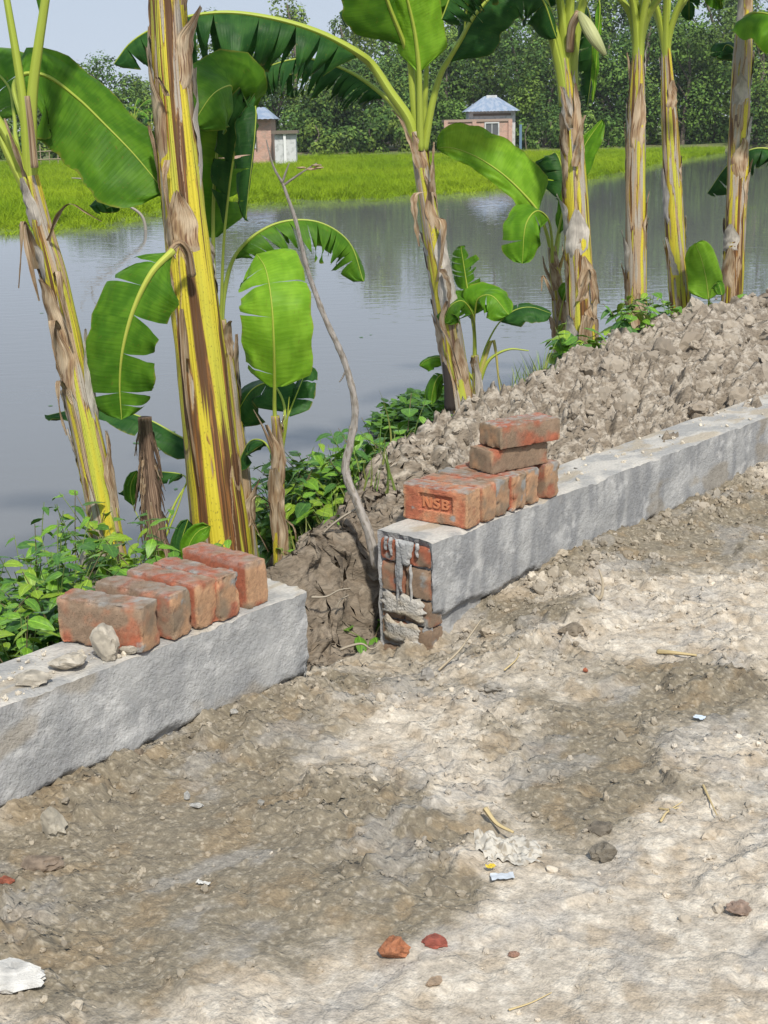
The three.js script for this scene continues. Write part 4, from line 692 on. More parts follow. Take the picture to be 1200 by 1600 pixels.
// G: sucker with the wide lit leaf
{
  const z = 7.75, G = banana('slim banana sucker with a wide arching light leaf', [[884, 620], [878, 550], [872, 470], [862, 385]], [36, 30, 26, 22, 14], { z, seed: 19, dry: 0.1, green: 0.7, red: 0.0, H: 0.9, sheaths: 7 });
  const r = G.root, S = (l, d = z) => l.map(([x, y, dz]) => at(x, y, d + (dz || 0)));
  addLeaf(r, S([[864, 420], [858, 380], [850, 352]]), S([[840, 330], [815, 300], [780, 268], [738, 242], [700, 230], [682, 232]]), { W: 0.2, W2: 0.07, face: V(0.15, 0.35, 1), fold: 0.0, droop: 0.4, seed: 81, mat: 'bright', r: 0.014, tear: 0.08, cuts: 4, tip: 0.6, fwd: 0.05 });
  addLeaf(r, S([[863, 410, -.03], [862, 372, -.06]]), S([[856, 342, -.1], [838, 330, -.2], [822, 350, -.28], [816, 412, -.3]]), { W: 0.15, W2: 0.13, face: V(0.1, 0.7, 0.7), fold: 0.15, droop: 0.6, seed: 82, mat: 'fresh', r: 0.011, tear: 0.3, cuts: 6 });
  addLeaf(r, S([[866, 420], [868, 390]]), S([[872, 365], [882, 320], [896, 270], [915, 225], [942, 186]]), { W: 0.11, W2: 0.04, face: V(-0.6, 0.3, 0.8), fold: -0.2, droop: 0.2, seed: 83, mat: 'fresh', r: 0.012, tear: 0, cuts: 3 });
  addLeaf(r, S([[868, 420, .1], [874, 370, .2]]), S([[882, 320, .3], [880, 270, .35], [866, 238, .4], [838, 300, .4]]), { W: 0.16, face: V(0.3, 0.8, 0.2), fold: 0.4, droop: 1, seed: 84, mat: 'dark', r: 0.01, tear: 0.7, cuts: 10 });
  addLeaf(r, S([[874, 500, -.05]]), S([[880, 470, -.1], [888, 450, -.14], [902, 452, -.18]]), { W: 0.06, face: V(0, 0.7, 0.7), droop: 0.6, seed: 85, mat: 'fresh', r: 0.007, tear: 0, cuts: 3 });
  for (const l of [[[868, 450], [852, 420], [848, 400]], [[868, 440], [880, 400], [884, 385]]]) mesh('shoot', local(tube(S(l), u => 0.018 * (1 - 0.85 * u), 6, 12), r), l[1][0] < 860 ? DRYM[0] : std({ color: lin(0.42, 0.3, 0.1), roughness: 0.7 }), r);
  mesh('dry_strap', local(strap(S([[866, 470, -.06], [848, 430, -.08], [846, 455, -.08]]), 0.016, 5), r), DRYM[0], r);
}
// H: tall stem with hanging bud
{
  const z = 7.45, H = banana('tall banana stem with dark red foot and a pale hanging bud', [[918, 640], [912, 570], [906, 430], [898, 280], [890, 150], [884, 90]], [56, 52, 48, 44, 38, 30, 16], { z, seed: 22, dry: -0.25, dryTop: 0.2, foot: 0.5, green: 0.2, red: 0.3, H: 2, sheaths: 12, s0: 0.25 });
  const r = H.root, S = (l, d = z) => l.map(([x, y, dz]) => at(x, y, d + (dz || 0)));
  const tips = [[[886, 165], [878, 100], [866, 50], [846, -10]], [[890, 165], [885, 100], [880, 40], [870, -30]], [[895, 165], [895, 100], [903, 40], [920, -30]], [[892, 165], [889, 100], [890, 30], [893, -40]], [[884, 165], [874, 100], [856, 40], [820, -20]]];
  const lv = [[[820, -60], [770, -90], [720, -40], [690, 30]], [[850, -120], [820, -250], [760, -330]], [[950, -90], [1000, -130], [1060, -100], [1100, -20]], [[900, -150], [920, -300], [980, -400]], [[790, -40], [760, -50], [735, -10], [722, 80]]];
  tips.forEach((t, k) => addLeaf(r, S(t), S(lv[k].map(([x, y]) => [x, y, 0.2 * (k - 2)])), { W: 0.27, face: V(0.05, 1, 0.15), fold: 0.4, droop: 1.1, seed: 91 + k, mat: k % 2 ? 'mid' : 'dark', r: 0.036, tear: 0.85, cuts: 20 }));
  addLeaf(r, S([[888, 110, .2], [900, 30, .3]]), S([[905, 0, .4], [920, 20, .55], [926, 90, .6], [918, 165, .6]]), { W: 0.13, face: V(0.2, 0.9, 0.3), fold: 0.5, droop: 1.0, seed: 97, mat: 'dark', r: 0.015, tear: 0.9, cuts: 14 });
  mesh('flower_bud', local(tube(S([[905, 20, -.12], [916, 38, -.18], [930, 62, -.22], [946, 86, -.22]]), u => 0.004 + 0.03 * Math.pow(Math.sin(Math.PI * Math.min(1, u * 0.92 + 0.05)), 0.8), 14, 24), r), std({ color: lin(0.46, 0.48, 0.22), roughness: 0.5, bumpMap: fibreBump, bumpScale: 0.004 }), r);
  mesh('flower_stalk', local(tube(S([[890, 80, -.03], [894, 40, -.08], [905, 20, -.12]]), u => 0.022, 8, 10), r), DRYM[0], r);
  addLeaf(r, S([[890, 100], [920, 0]]), S([[936, 0, -.1], [934, 60, -.12], [930, 120, -.12], [926, 160, -.12]]), { W: 0.022, face: V(0.5, 0, 1), droop: 0.2, seed: 98, mat: 'fresh', r: 0.006, tear: 0, cuts: 3 });
  for (const [l, w] of [[[[906, 470, -.08], [924, 420, -.12], [930, 440, -.14], [936, 474, -.14]], 0.03], [[[910, 590, -.1], [924, 500, -.13], [930, 495, -.15], [932, 560, -.15]], 0.035], [[[908, 560, -.1], [914, 490, -.13], [908, 520, -.14], [904, 570, -.14]], 0.03], [[[898, 260, -.08], [910, 190, -.12], [914, 180, -.12]], 0.03], [[[892, 200, -.08], [880, 150, -.1], [876, 135, -.1]], 0.025]]) mesh('dry_strap', local(strap(S(l), w, l[0][0]), r), DRYM[l.length % 2], r);
}
// I, J, K : the stems to the right
{
  const I = banana('straight greyish banana stem, third from the right', [[996, 585], [994, 470], [993, 300], [996, 150], [998, 50]], [36, 34, 33, 32, 28, 14], { z: 7.6, seed: 25, dry: 0.1, dryTop: 0.25, foot: 0.25, green: 0.2, red: 0.3, H: 2, sheaths: 10 });
  crown(I.root, I.top, I.axis, 0.05, 25, 6, ['dark', 'mid'], 1.35, { a0: 0.2 });
  const J = banana('banana stem with bright yellow middle, second from the right', [[1066, 520], [1060, 440], [1050, 280], [1044, 150], [1040, 60]], [36, 34, 32, 30, 26, 13], { z: 9.2, seed: 28, dry: -0.25, dryTop: 0.1, foot: 0.4, green: 0.1, red: 0.25, H: 2, sheaths: 9 });
  crown(J.root, J.top, J.axis, 0.05, 28, 6, ['dark', 'mid'], 1.5, { a0: 0.7 });
  mesh('dry_strap', local(strap(along([[1056, 430, -.1], [1040, 370, -.14], [1040, 372, -.14]], 9.2), 0.03, 4), J.root), greyDry, J.root);
  const K = banana('rightmost banana stem with a yellow streak near the clod heap', [[1142, 520], [1146, 420], [1153, 250], [1160, 100], [1166, 0], [1170, -60]], [38, 35, 33, 32, 29, 14], { z: 9.3, seed: 30, dry: -0.25, dryTop: 0.2, foot: 0.35, green: 0.1, red: 0.3, H: 2.3, sheaths: 10 });
  crown(K.root, K.top, K.axis, 0.05, 30, 6, ['mid', 'dark'], 1.4, { a0: 0.35 });
  addLeaf(K.root, along([[1164, 40, -.1]], 9.3), along([[1162, 30, -.2], [1180, 20, -.35], [1215, 30, -.5], [1250, 90, -.55]], 9.3), { W: 0.2, face: V(0, 0.7, 0.7), fold: 0.1, droop: 0.6, seed: 131, mat: 'fresh', r: 0.016, tear: 0.2, cuts: 6 });
  addLeaf(K.root, along([[1158, 110, .1]], 9.3), along([[1150, 80, .15], [1135, 70, .2], [1125, 90, .2]], 9.3), { W: 0.12, face: V(0, 0.7, 0.7), droop: 0.6, seed: 132, mat: 'dark', r: 0.01, tear: 0.2, cuts: 4 });
  // low leaf of a neighbour that reaches in from the right
  const N = banana('banana sucker just outside the right edge with a drooping leaf', [[1262, 500], [1258, 420], [1252, 330]], [34, 30, 26, 20], { z: 9.6, seed: 33, dry: 0.1, green: 0.6, red: 0.2, H: 0.9, sheaths: 4 });
  addLeaf(N.root, along([[1252, 340], [1240, 270]], 9.6), along([[1220, 240], [1180, 232], [1140, 255], [1105, 302]], 9.6), { W: 0.17, face: V(0, 1, 0.2), fold: 0.4, droop: 1, seed: 133, mat: 'dark', r: 0.014, tear: 0.7, cuts: 12 });
  addLeaf(N.root, along([[1254, 350], [1262, 250]], 9.6), along([[1275, 200], [1310, 150], [1370, 140], [1420, 200]], 9.6), { W: 0.18, droop: 0.9, seed: 134, mat: 'mid', r: 0.014, tear: 0.5, cuts: 10 });
  const base = onPlane(1104, 500, 0.1); base.y = groundAt(base); const L = thing('banana_shoot', 'banana shoot with one heart shaped light leaf between the right stems', 'banana shoot', base);
  const q = l => along(l, -base.z);
  addLeaf(L, [base.clone().add(V(0, -0.05, 0)), ...q([[1106, 490]])], q([[1107, 468], [1104, 440, .03], [1096, 405, .04], [1086, 380, .02]]), { W: 0.14, W2: 0.12, face: V(0.1, 0.2, 1), fold: 0.1, droop: 0.4, seed: 141, mat: 'bright', r: 0.012, tear: 0, cuts: 3, base: 0.08, tip: 0.3 });
  addLeaf(L, [base.clone().add(V(0, -0.05, 0)), ...q([[1108, 480, -.05]])], q([[1112, 450, -.1], [1122, 442, -.16], [1128, 462, -.2]]), { W: 0.045, face: V(0, 0.7, 0.7), droop: 0.6, seed: 142, mat: 'mid', r: 0.008, tear: 0, cuts: 3 });
}

// ---------------------------------------------------------------- broad-leaved weeds on the bank
const weedTex = (seed, a, b) => tex(128, 128, (u, v) => { const e = Math.abs(v - 0.5), side = Math.abs(((u * 9 + e * 5) % 1) - 0.5); let c = mixc(a, b, ss(-0.4, 0.4, fbm(u * 4 + seed, v * 4, 3))); if (side > 0.44) c = mixc(c, b.map(x => x * 1.35), 0.5); if (e < 0.03) c = b.map(x => x * 1.5); return c; });
const weedMat = (seed, a, b) => new THREE.MeshPhysicalMaterial({ map: weedTex(seed, a, b), roughness: 0.5, transmission: 0.25, thickness: 0, side: THREE.DoubleSide });
const WEED = [weedMat(1, [0.075, 0.20, 0.014], [0.12, 0.27, 0.018]), weedMat(2, [0.12, 0.27, 0.014], [0.18, 0.36, 0.024]), weedMat(3, [0.04, 0.13, 0.016], [0.075, 0.19, 0.024]), weedMat(4, [0.19, 0.32, 0.016], [0.25, 0.38, 0.03])];
function ovate(len, wid, bend, cup, seed, nu = 7, nv = 4) {          // lies along +x from the origin
  return mergeGeometries([1, -1].map(side => grid(nu, nv, (u, v) => {
    const w = wid * Math.pow(Math.sin(Math.PI * Math.pow(clamp(u, 0.0001, 0.9999), 0.72)), 0.85), th = cup * v;
    const y = -bend * u * u * len + Math.sin(0.55) * w * v * 0.55 + cup * w * v * v * -0.4 + 0.03 * len * n2(u * 4 + seed, side * v * 2);
    return { p: V(u * len * (1 - 0.12 * bend * u), y, side * w * v * Math.cos(th * 0.5)), uv: [u, 0.5 + side * v * 0.5] };
  })));
}
const weedGeos = [ovate(1, 0.30, 0.35, 0.6, 1), ovate(1, 0.27, 0.6, 0.8, 2), ovate(1, 0.34, 0.15, 0.5, 3), ovate(1, 0.22, 0.5, 0.4, 4)];
const stemWeed = std({ color: lin(0.16, 0.22, 0.05), roughness: 0.7 }), stemBrown = std({ color: lin(0.2, 0.15, 0.08), roughness: 0.8 });
function weed(name, label, base, o, group) {
  const rg = rngOf(o.seed * 977 + 5), root = thing(name, label, o.cat || 'plant', base, group);
  for (let k = 0; k < o.stems; k++) {
    const a = rg() * 6.283, lean = o.spread * (0.3 + rg()), h = o.h * (0.55 + 0.5 * rg()), d = V(Math.cos(a), 0, Math.sin(a));
    const p = [V(0, -0.05, 0), d.clone().multiplyScalar(lean * 0.3).add(V(0, h * 0.45, 0)), d.clone().multiplyScalar(lean * 0.7).add(V(0, h * 0.8, 0)), d.clone().multiplyScalar(lean).add(V(0, h, 0))];
    mesh('stalk', tube(p, u => o.r * (1 - 0.6 * u), 5, 8), rg() < 0.7 ? stemWeed : stemBrown, root);
    const cu = new THREE.CatmullRomCurve3(p);
    for (let j = 0; j < o.leaves; j++) {
      const u = Math.min(1, lerp(o.low ?? 0.22, 1, (j + 0.6) / o.leaves)), c = cu.getPointAt(u), b = a + j * 2.4 + (rg() - 0.5), len = o.len * (0.65 + 0.6 * rg()) * (1 - 0.25 * u);
      const m = mesh('leaf', weedGeos[Math.floor(rg() * (o.kinds || 4))], WEED[(o.tones || [0, 1, 2, 3])[Math.floor(rg() * (o.tones || [0, 1, 2, 3]).length)]], root);
      m.position.copy(c); m.rotation.set(0, b, 0); m.rotateZ(0.5 - 0.9 * rg()); m.rotateX((rg() - 0.5) * 0.8); m.scale.setScalar(len);
    }
  }
  return root;
}
const standOn = (px, py, h) => { const p = onPlane(px, py, h); p.y = groundAt(p); return p; };
const onBank = (s, t) => st(s, t, groundH(s, t));
{
  // left of the gap, behind the left wall
  const g1 = 'leafy weeds behind the left wall', rg = rngOf(40);
  const L1 = 'green leafy weed crowding behind the left wall';
  for (let k = 0; k < 30; k++) { const s = lerp(-0.6, 1.05, (k % 15 + rg()) / 15), t = -0.34 - 0.4 * rg() - (k >= 15 ? 0.4 : 0); weed('leafy_weed', L1, onBank(s, t), { seed: 200 + k, stems: 11, h: 0.26 + 0.14 * rg(), spread: 0.18, leaves: 11, len: 0.08, r: 0.0028, low: 0.12 }, g1); }
  for (const [px, py, h, sd] of [[60, 1000, 0.30, 1], [30, 1010, 0.24, 2], [92, 985, 0.34, 3], [118, 960, 0.30, 4]]) weed('tall_weed', ['tall thin weed with round leaves near the left edge', 'lower thin weed at the very left edge', 'tallest weed stalk standing against the water at left', 'thin weed beside the foot of the leaning banana plant'][sd - 1], standOn(px, py, -0.02).add(V(0, 0, -0.25)), { seed: 240 + sd, stems: 2, h: h + 0.18, spread: 0.08, leaves: 9, len: 0.055, r: 0.003, low: 0.3, kinds: 3 });
  // between the thick stem and the sapling
  const g2 = 'broad-leaved bushes below the bare sapling';
  const L2 = 'broad-leaved green bush on the bank left of the bare sapling', L3 = 'large-leaved bush on the bank edge right of the bare sapling';
  for (let k = 0; k < 26; k++) { const x = lerp(420, 590, (k % 13 + rg()) / 13), y = lerp(722, 830, rg()); const p = standOn(x, y + 40, -0.18 + (x - 415) / 170 * 0.1); if (toST(p)[1] > -0.55) continue; weed('bank_bush', L2, p, { seed: 260 + k, stems: 8, h: 0.36, spread: 0.2, leaves: 9, len: 0.092, r: 0.003, low: 0.15, tones: [0, 1, 1, 3, 2] }, g2); }
  for (let k = 0; k < 7; k++) { const x = lerp(555, 640, rg()), y = lerp(705, 765, rg()); const p = standOn(x, y + 30, 0.0); weed('bank_bush', L3, p, { seed: 290 + k, stems: 7, h: 0.3, spread: 0.17, leaves: 7, len: 0.115, r: 0.003, low: 0.1, tones: [0, 1, 1, 2] }, 'large-leaved bushes at the bank edge'); }
  for (const [px, py, sd] of [[400, 880, 1], [460, 885, 2], [430, 900, 3], [478, 868, 4], [385, 905, 5]]) weed('leafy_weed', 'low weed at the foot of the small banana plant', standOn(px, py, -0.03), { seed: 310 + sd, stems: 5, h: 0.13, spread: 0.11, leaves: 6, len: 0.06, r: 0.0025, low: 0.1 }, 'low weeds round the small banana plant');
  { const p = standOn(572, 826, 0.24); weed('seedling', 'single pale drooping seedling beside the sapling foot', p, { seed: 331, stems: 2, h: 0.1, spread: 0.14, leaves: 3, len: 0.1, r: 0.003, kinds: 2, tones: [0] }); }
  { const p = standOn(524, 868, 0.1); weed('seedling', 'tiny seedling on the cut bank in the gap', p, { seed: 332, stems: 2, h: 0.05, spread: 0.03, leaves: 4, len: 0.03, r: 0.0015, tones: [1] }); }
  // by the middle plants
  const mid = [[850, 612, 'soft drooping weed left of the slim sucker', 0.2], [880, 618, 'soft drooping weed below the slim sucker', 0.2], [935, 605, 'leafy weed right of the dark red stem foot', 0.16], [965, 600, 'leafy weed on the clod heap edge', 0.14], [800, 640, 'dark leafy weed at the heap edge', 0.14], [770, 640, 'bright leafy weed at the heap edge', 0.14], [735, 655, 'leafy weed below the young banana plant', 0.14], [830, 628, 'weed between the young plant and the slim sucker', 0.15], [700, 665, 'weed at the left tip of the clod heap', 0.1]];
  mid.forEach(([x, y, label, h], k) => weed('leafy_weed', label, standOn(x, y, 0.16), { seed: 340 + k, stems: 6, h, spread: 0.16, leaves: 5, len: 0.1 + 0.03 * (k < 2), r: 0.003, low: 0.1, kinds: 4 }));
  const right = [[1000, 540, 'leafy weed round the foot of the greyish stem'], [1035, 525, 'leafy weed just right of the greyish stem'], [1072, 508, 'leafy weed at the foot of the yellow banded stem'], [1110, 500, 'weed below the heart shaped leaf'], [1168, 490, 'dark weed right of the rightmost stem'], [1190, 478, 'dark weed at the right edge'], [1018, 548, 'low weed on the heap below the greyish stem'], [1052, 530, 'low weed on the heap between two stems']];
  right.forEach(([x, y, label], k) => weed('leafy_weed', label, standOn(x, y, 0.3).add(V(0, -0.02, -0.1)), { seed: 360 + k, stems: 6, h: 0.22, spread: 0.18, leaves: 6, len: 0.095, r: 0.003, low: 0.15, kinds: 4 }));
}
{ // grass tufts and creeping plants by the water: too many blades to count
  const bl = grid(1, 4, (u, v) => ({ p: V((u - 0.5) * 0.012 * (1 - v * 0.95), v, 0.35 * v * v) })), rg = rngOf(55), M = new THREE.Matrix4(), Q = new THREE.Quaternion(), E = new THREE.Euler();
  const grass = new THREE.InstancedMesh(bl, std({ color: 0xffffff, roughness: 0.6 }), 1500);
  for (let i = 0; i < 1500; i++) {
    let p; const k = rg();
    if (k < 0.62) p = standOn(lerp(655, 860, rg()), lerp(630, 680, Math.pow(rg(), 0.8)), 0.12); else if (k < 0.8) p = onBank(lerp(-0.6, 1.1, rg()), -0.35 - 0.8 * rg()); else p = standOn(lerp(390, 620, rg()), lerp(760, 880, rg()), 0);
    E.set((rg() - 0.5) * 0.6, rg() * 6.28, (rg() - 0.5) * 0.6); Q.setFromEuler(E); const h = 0.07 + 0.13 * rg(); M.compose(p.add(V(0, -0.01, 0)), Q, V(0.5 + 0.5 * rg(), h, h)); grass.setMatrixAt(i, M); grass.setColorAt(i, lin(...mixc([0.10, 0.20, 0.03], [0.28, 0.30, 0.08], rg())));
  }
  grass.name = 'bank_grass'; grass.castShadow = grass.receiveShadow = true; scene.add(grass); setup(grass, 'thin grass blades growing on the bank', 'grass', null, 'stuff');
  const mat = new THREE.InstancedMesh(weedGeos[2], WEED[1], 1500); let i = 0;
  while (i < 1500) {
    const x = lerp(585, 720, rg()), y = lerp(598, 660, rg()), e = ((x - 665) / 82) ** 2 + ((y - 628) / 26) ** 2 + 0.5 * n2(x / 22, y / 14); if (e > 1) continue;
    const p = onPlane(x, y, -0.6); p.y = -0.86 + 0.3 * (1 - e * 0.7) * rg() + (x > 680 ? 0.1 : 0); E.set((rg() - 0.5) * 0.9, rg() * 6.28, 0.3 + (rg() - 0.5) * 0.8); Q.setFromEuler(E); const l = 0.05 + 0.06 * rg(); M.compose(p, Q, V(l, l, l)); mat.setMatrixAt(i, M); mat.setColorAt(i, lin(...mixc([0.5, 0.6, 0.5], [1, 1, 1], rg()))); i++;
  }
  mat.name = 'creeping_water_plants'; mat.castShadow = mat.receiveShadow = true; scene.add(mat); setup(mat, 'mat of small creeping leaves spreading onto the pond', 'water plants', null, 'stuff');
  const fl = new THREE.InstancedMesh(weedGeos[2], WEED[2], 60);
  for (let k = 0; k < 60; k++) { const p = onPlane(lerp(0, 1200, rg()), lerp(400, 800, rg()), WATER); p.y = WATER + 0.004; E.set(0, rg() * 6, 0); Q.setFromEuler(E); const l = 0.03 + 0.05 * rg(); M.compose(p, Q, V(l, l * 0.1, l)); fl.setMatrixAt(k, M); }
  fl.name = 'floating_leaf_bits'; scene.add(fl); setup(fl, 'scattered bits of leaf floating on the pond', 'leaf bits', null, 'stuff');
}

// ---------------------------------------------------------------- rice field
{
  const rg = rngOf(66), blades = [];
  for (let k = 0; k < 14; k++) { const a = rg() * 6.28, l = 0.34 + 0.2 * rg(), o = 0.1 + 0.2 * rg(), x0 = (rg() - 0.5) * 0.16, z0 = (rg() - 0.5) * 0.16; blades.push(grid(1, 2, (u, v) => ({ p: V(x0 + Math.cos(a) * o * v * v + (u - 0.5) * 0.02 * (1 - v * 0.9), l * v - 0.1 * v * v, z0 + Math.sin(a) * o * v * v) }))); }
  const clump = mergeGeometries(blades), edge = [[-60, 375], [0, 372], [150, 362], [230, 345], [300, 330], [420, 322], [560, 316], [700, 308], [800, 298], [900, 288], [960, 275], [1010, 262], [1130, 241]].map(([x, y]) => onPlane(x, y, WATER));
  const inside = (x, z) => { // behind the wavy front edge
    const px = x / -z; for (let i = 0; i + 1 < edge.length; i++) { const a = edge[i], b = edge[i + 1], qa = a.x / -a.z, qb = b.x / -b.z; if (px >= qa && px < qb) { const zz = lerp(a.z, b.z, (px - qa) / (qb - qa)); return zz - z; } } return px < edge[0].x / -edge[0].z ? edge[0].z - z - 0.0 : -1; };
  const N = 42000, im = new THREE.InstancedMesh(clump, new THREE.MeshPhysicalMaterial({ color: 0xffffff, roughness: 1, specularIntensity: 0.1, transmission: 0.25, thickness: 0, side: THREE.DoubleSide }), N), M = new THREE.Matrix4(), Q = new THREE.Quaternion();
  let i = 0, guard = 0;
  while (i < N && guard++ < 900000) {
    const z = -27 - 60 * Math.pow(rg(), 1.05), x = lerp(-0.42, 0.36, rg()) * -z * 1.05, d = inside(x, z) + 1.2 * n2(x * 0.4, z * 0.4); if (d < 0) continue;
    if (rg() > 0.25 + 0.75 * ss(0, 6, d)) continue;
    const k = (0.55 + 0.45 * ss(0, 5, d)) * (0.85 + 0.3 * rg()); Q.setFromAxisAngle(UP, rg() * 6.28); M.compose(V(x, WATER - 0.12 * ss(4, 0, d), z), Q, V(1.15, k, 1.15)); im.setMatrixAt(i, M);
    const t = clamp(0.5 + 0.9 * fbm(x * 0.12, z * 0.06, 3) + 0.4 * (rg() - 0.5)); im.setColorAt(i, lin(...mixc([0.19, 0.31, 0.012], [0.32, 0.44, 0.02], t))); i++;
  }
  im.count = i; im.name = 'rice_field'; im.castShadow = im.receiveShadow = true; scene.add(im); setup(im, 'bright green young rice standing in the shallow water', 'rice field', null, 'stuff');
}

// ---------------------------------------------------------------- dead branch in the shallows
{
  const z = 31, pts = along([[228, 356], [222, 338], [195, 318], [150, 285], [120, 262], [106, 240]], z), r = thing('dead_branch', 'bleached dead branch standing in the shallow water at left', 'branch', pts[0]), m = std({ color: lin(0.30, 0.27, 0.22), roughness: 0.9 });
  pts[0].y = WATER - 0.3; mesh('limb', local(tube(pts, u => 0.04 * (1 - 0.7 * u), 7, 30), r), m, r);
  for (const b of [[[150, 286], [132, 280], [112, 278]], [[168, 298], [150, 302], [140, 296]], [[128, 268], [130, 250], [134, 240]]]) mesh('twig', local(tube(along(b, z), u => 0.025 * (1 - 0.6 * u), 5, 10), r), m, r);
}

// ---------------------------------------------------------------- houses on the far bank
const bm = new THREE.MeshStandardMaterial({ map: tex(512, 512, (u, v) => { const row = Math.floor(v * 40), bu = (u * 20 + (row % 2) * 0.5) % 1, joint = (v * 40) % 1 < 0.14 || bu < 0.06; const k = n2(Math.floor(u * 20 + (row % 2) * 0.5) * 3.1, row * 1.7), f = fbm(u * 4, v * 4, 4); let c = mixc([0.46, 0.255, 0.19], [0.55, 0.35, 0.27], clamp(0.5 + 0.5 * k)); if (joint) c = [0.45, 0.36, 0.31]; return mixc(c, [0.30, 0.24, 0.20], ss(0.05, 0.4, f) * 0.5); }), roughness: 0.95, side: THREE.DoubleSide });
const tin = std({ map: tex(256, 64, (u, v) => { const k = fbm(u * 6, v * 3, 4); return mixc([0.27, 0.34, 0.44], [0.38, 0.43, 0.50], ss(-0.3, 0.3, k)); }), roughness: 0.45, metalness: 0.25 });
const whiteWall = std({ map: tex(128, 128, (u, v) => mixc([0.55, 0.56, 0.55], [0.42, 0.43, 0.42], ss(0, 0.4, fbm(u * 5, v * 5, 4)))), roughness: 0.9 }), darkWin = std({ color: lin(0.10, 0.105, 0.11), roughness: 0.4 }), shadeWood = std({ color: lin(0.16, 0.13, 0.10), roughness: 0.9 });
const box = (x0, x1, y0, y1, z0, z1, uvm = 2) => { const g = new THREE.BoxGeometry(x1 - x0, y1 - y0, z1 - z0); g.translate((x0 + x1) / 2, (y0 + y1) / 2, (z0 + z1) / 2); const u = g.attributes.uv, p = g.attributes.position, n = g.attributes.normal; for (let i = 0; i < u.count; i++) u.setXY(i, (Math.abs(n.getX(i)) > 0.5 ? p.getZ(i) : p.getX(i)) / uvm, (Math.abs(n.getY(i)) > 0.5 ? p.getZ(i) : p.getY(i)) / uvm); return g; };
function hip(x0, x1, z0, z1, y0, y1, ridge) {      // corrugated hip roof with real ribs, ridge as a share of the width
  const cx = (x0 + x1) / 2, cz = (z0 + z1) / 2, r = (x1 - x0) / 2 * ridge, A = V(cx - r, y1, cz), B = V(cx + r, y1, cz), c = [V(x0, y0, z1), V(x1, y0, z1), V(x1, y0, z0), V(x0, y0, z0)];
  const panel = (a, b, tb, ta) => grid(48, 2, (u, v) => ({ p: a.clone().lerp(b, u).lerp(ta.clone().lerp(tb, u), v).add(V(0, 0.03 * Math.abs(Math.sin(u * Math.PI * 16)), 0)), uv: [u, v] }));
  return [panel(c[0], c[1], B, A), panel(c[1], c[2], B, B), panel(c[2], c[3], A, B), panel(c[3], c[0], A, A)];
}
{
  // right house: brick annexe in front, white house with a blue tin roof behind
  const z = 84, P = (x, y, d = z) => at(x, y, d), G = P(760, 240).y, p0 = P(760, 240), root = thing('brick_house', 'brick house with a white upper storey and blue tin hip roof', 'house', V(p0.x, G, -z)), X = x => P(x, 220).x - p0.x, Y = y => P(760, y).y - G;
  mesh('brick_wall', box(X(697), X(797), -0.4, Y(190), -3, 0), bm, root);
  mesh('coping', box(X(694), X(800), Y(190), Y(186), -3.05, 0.08), std({ color: lin(0.34, 0.25, 0.2), roughness: 0.9 }), root);
  for (const x of [697, 741, 797]) mesh('pillar', box(X(x) - 0.12, X(x) + 0.12, -0.4, Y(188), 0.003, 0.12), bm, root);
  const w = mesh('window', box(X(759), X(778), Y(211), Y(193), 0.0, 0.05), darkWin, root);
  mesh('frame', mergeGeometries([box(X(757), X(759), Y(213), Y(191), 0, 0.1), box(X(778), X(780), Y(213), Y(191), 0, 0.1), box(X(759), X(778), Y(193), Y(191), 0, 0.1), box(X(759), X(778), Y(213), Y(211), 0, 0.1), box(X(768), X(769), Y(211), Y(193), 0.05, 0.08)]), whiteWall, w);
  mesh('white_wall', box(X(738), X(813), -0.4, Y(172), -6, -3.1), whiteWall, root);
  mesh('eave_shade_strip', box(X(745), X(806), Y(181), Y(177), -3.1, -3.06), shadeWood, root);  // solid dark strip on the wall, painted shade under the eave
  const rf = hip(X(732), X(819), -6.6, -2.5, Y(174), Y(149), 0.22); rf.forEach(g => mesh('roof_panel', g, tin, root)); mesh('ridge_cap', box(X(769), X(786), Y(152), Y(147), -4.75, -4.35), whiteWall, root);
  mesh('side_post', box(X(818), X(822), -0.4, Y(196), -2.6, -2.45), std({ color: lin(0.12, 0.2, 0.3), roughness: 0.6 }), root);
}
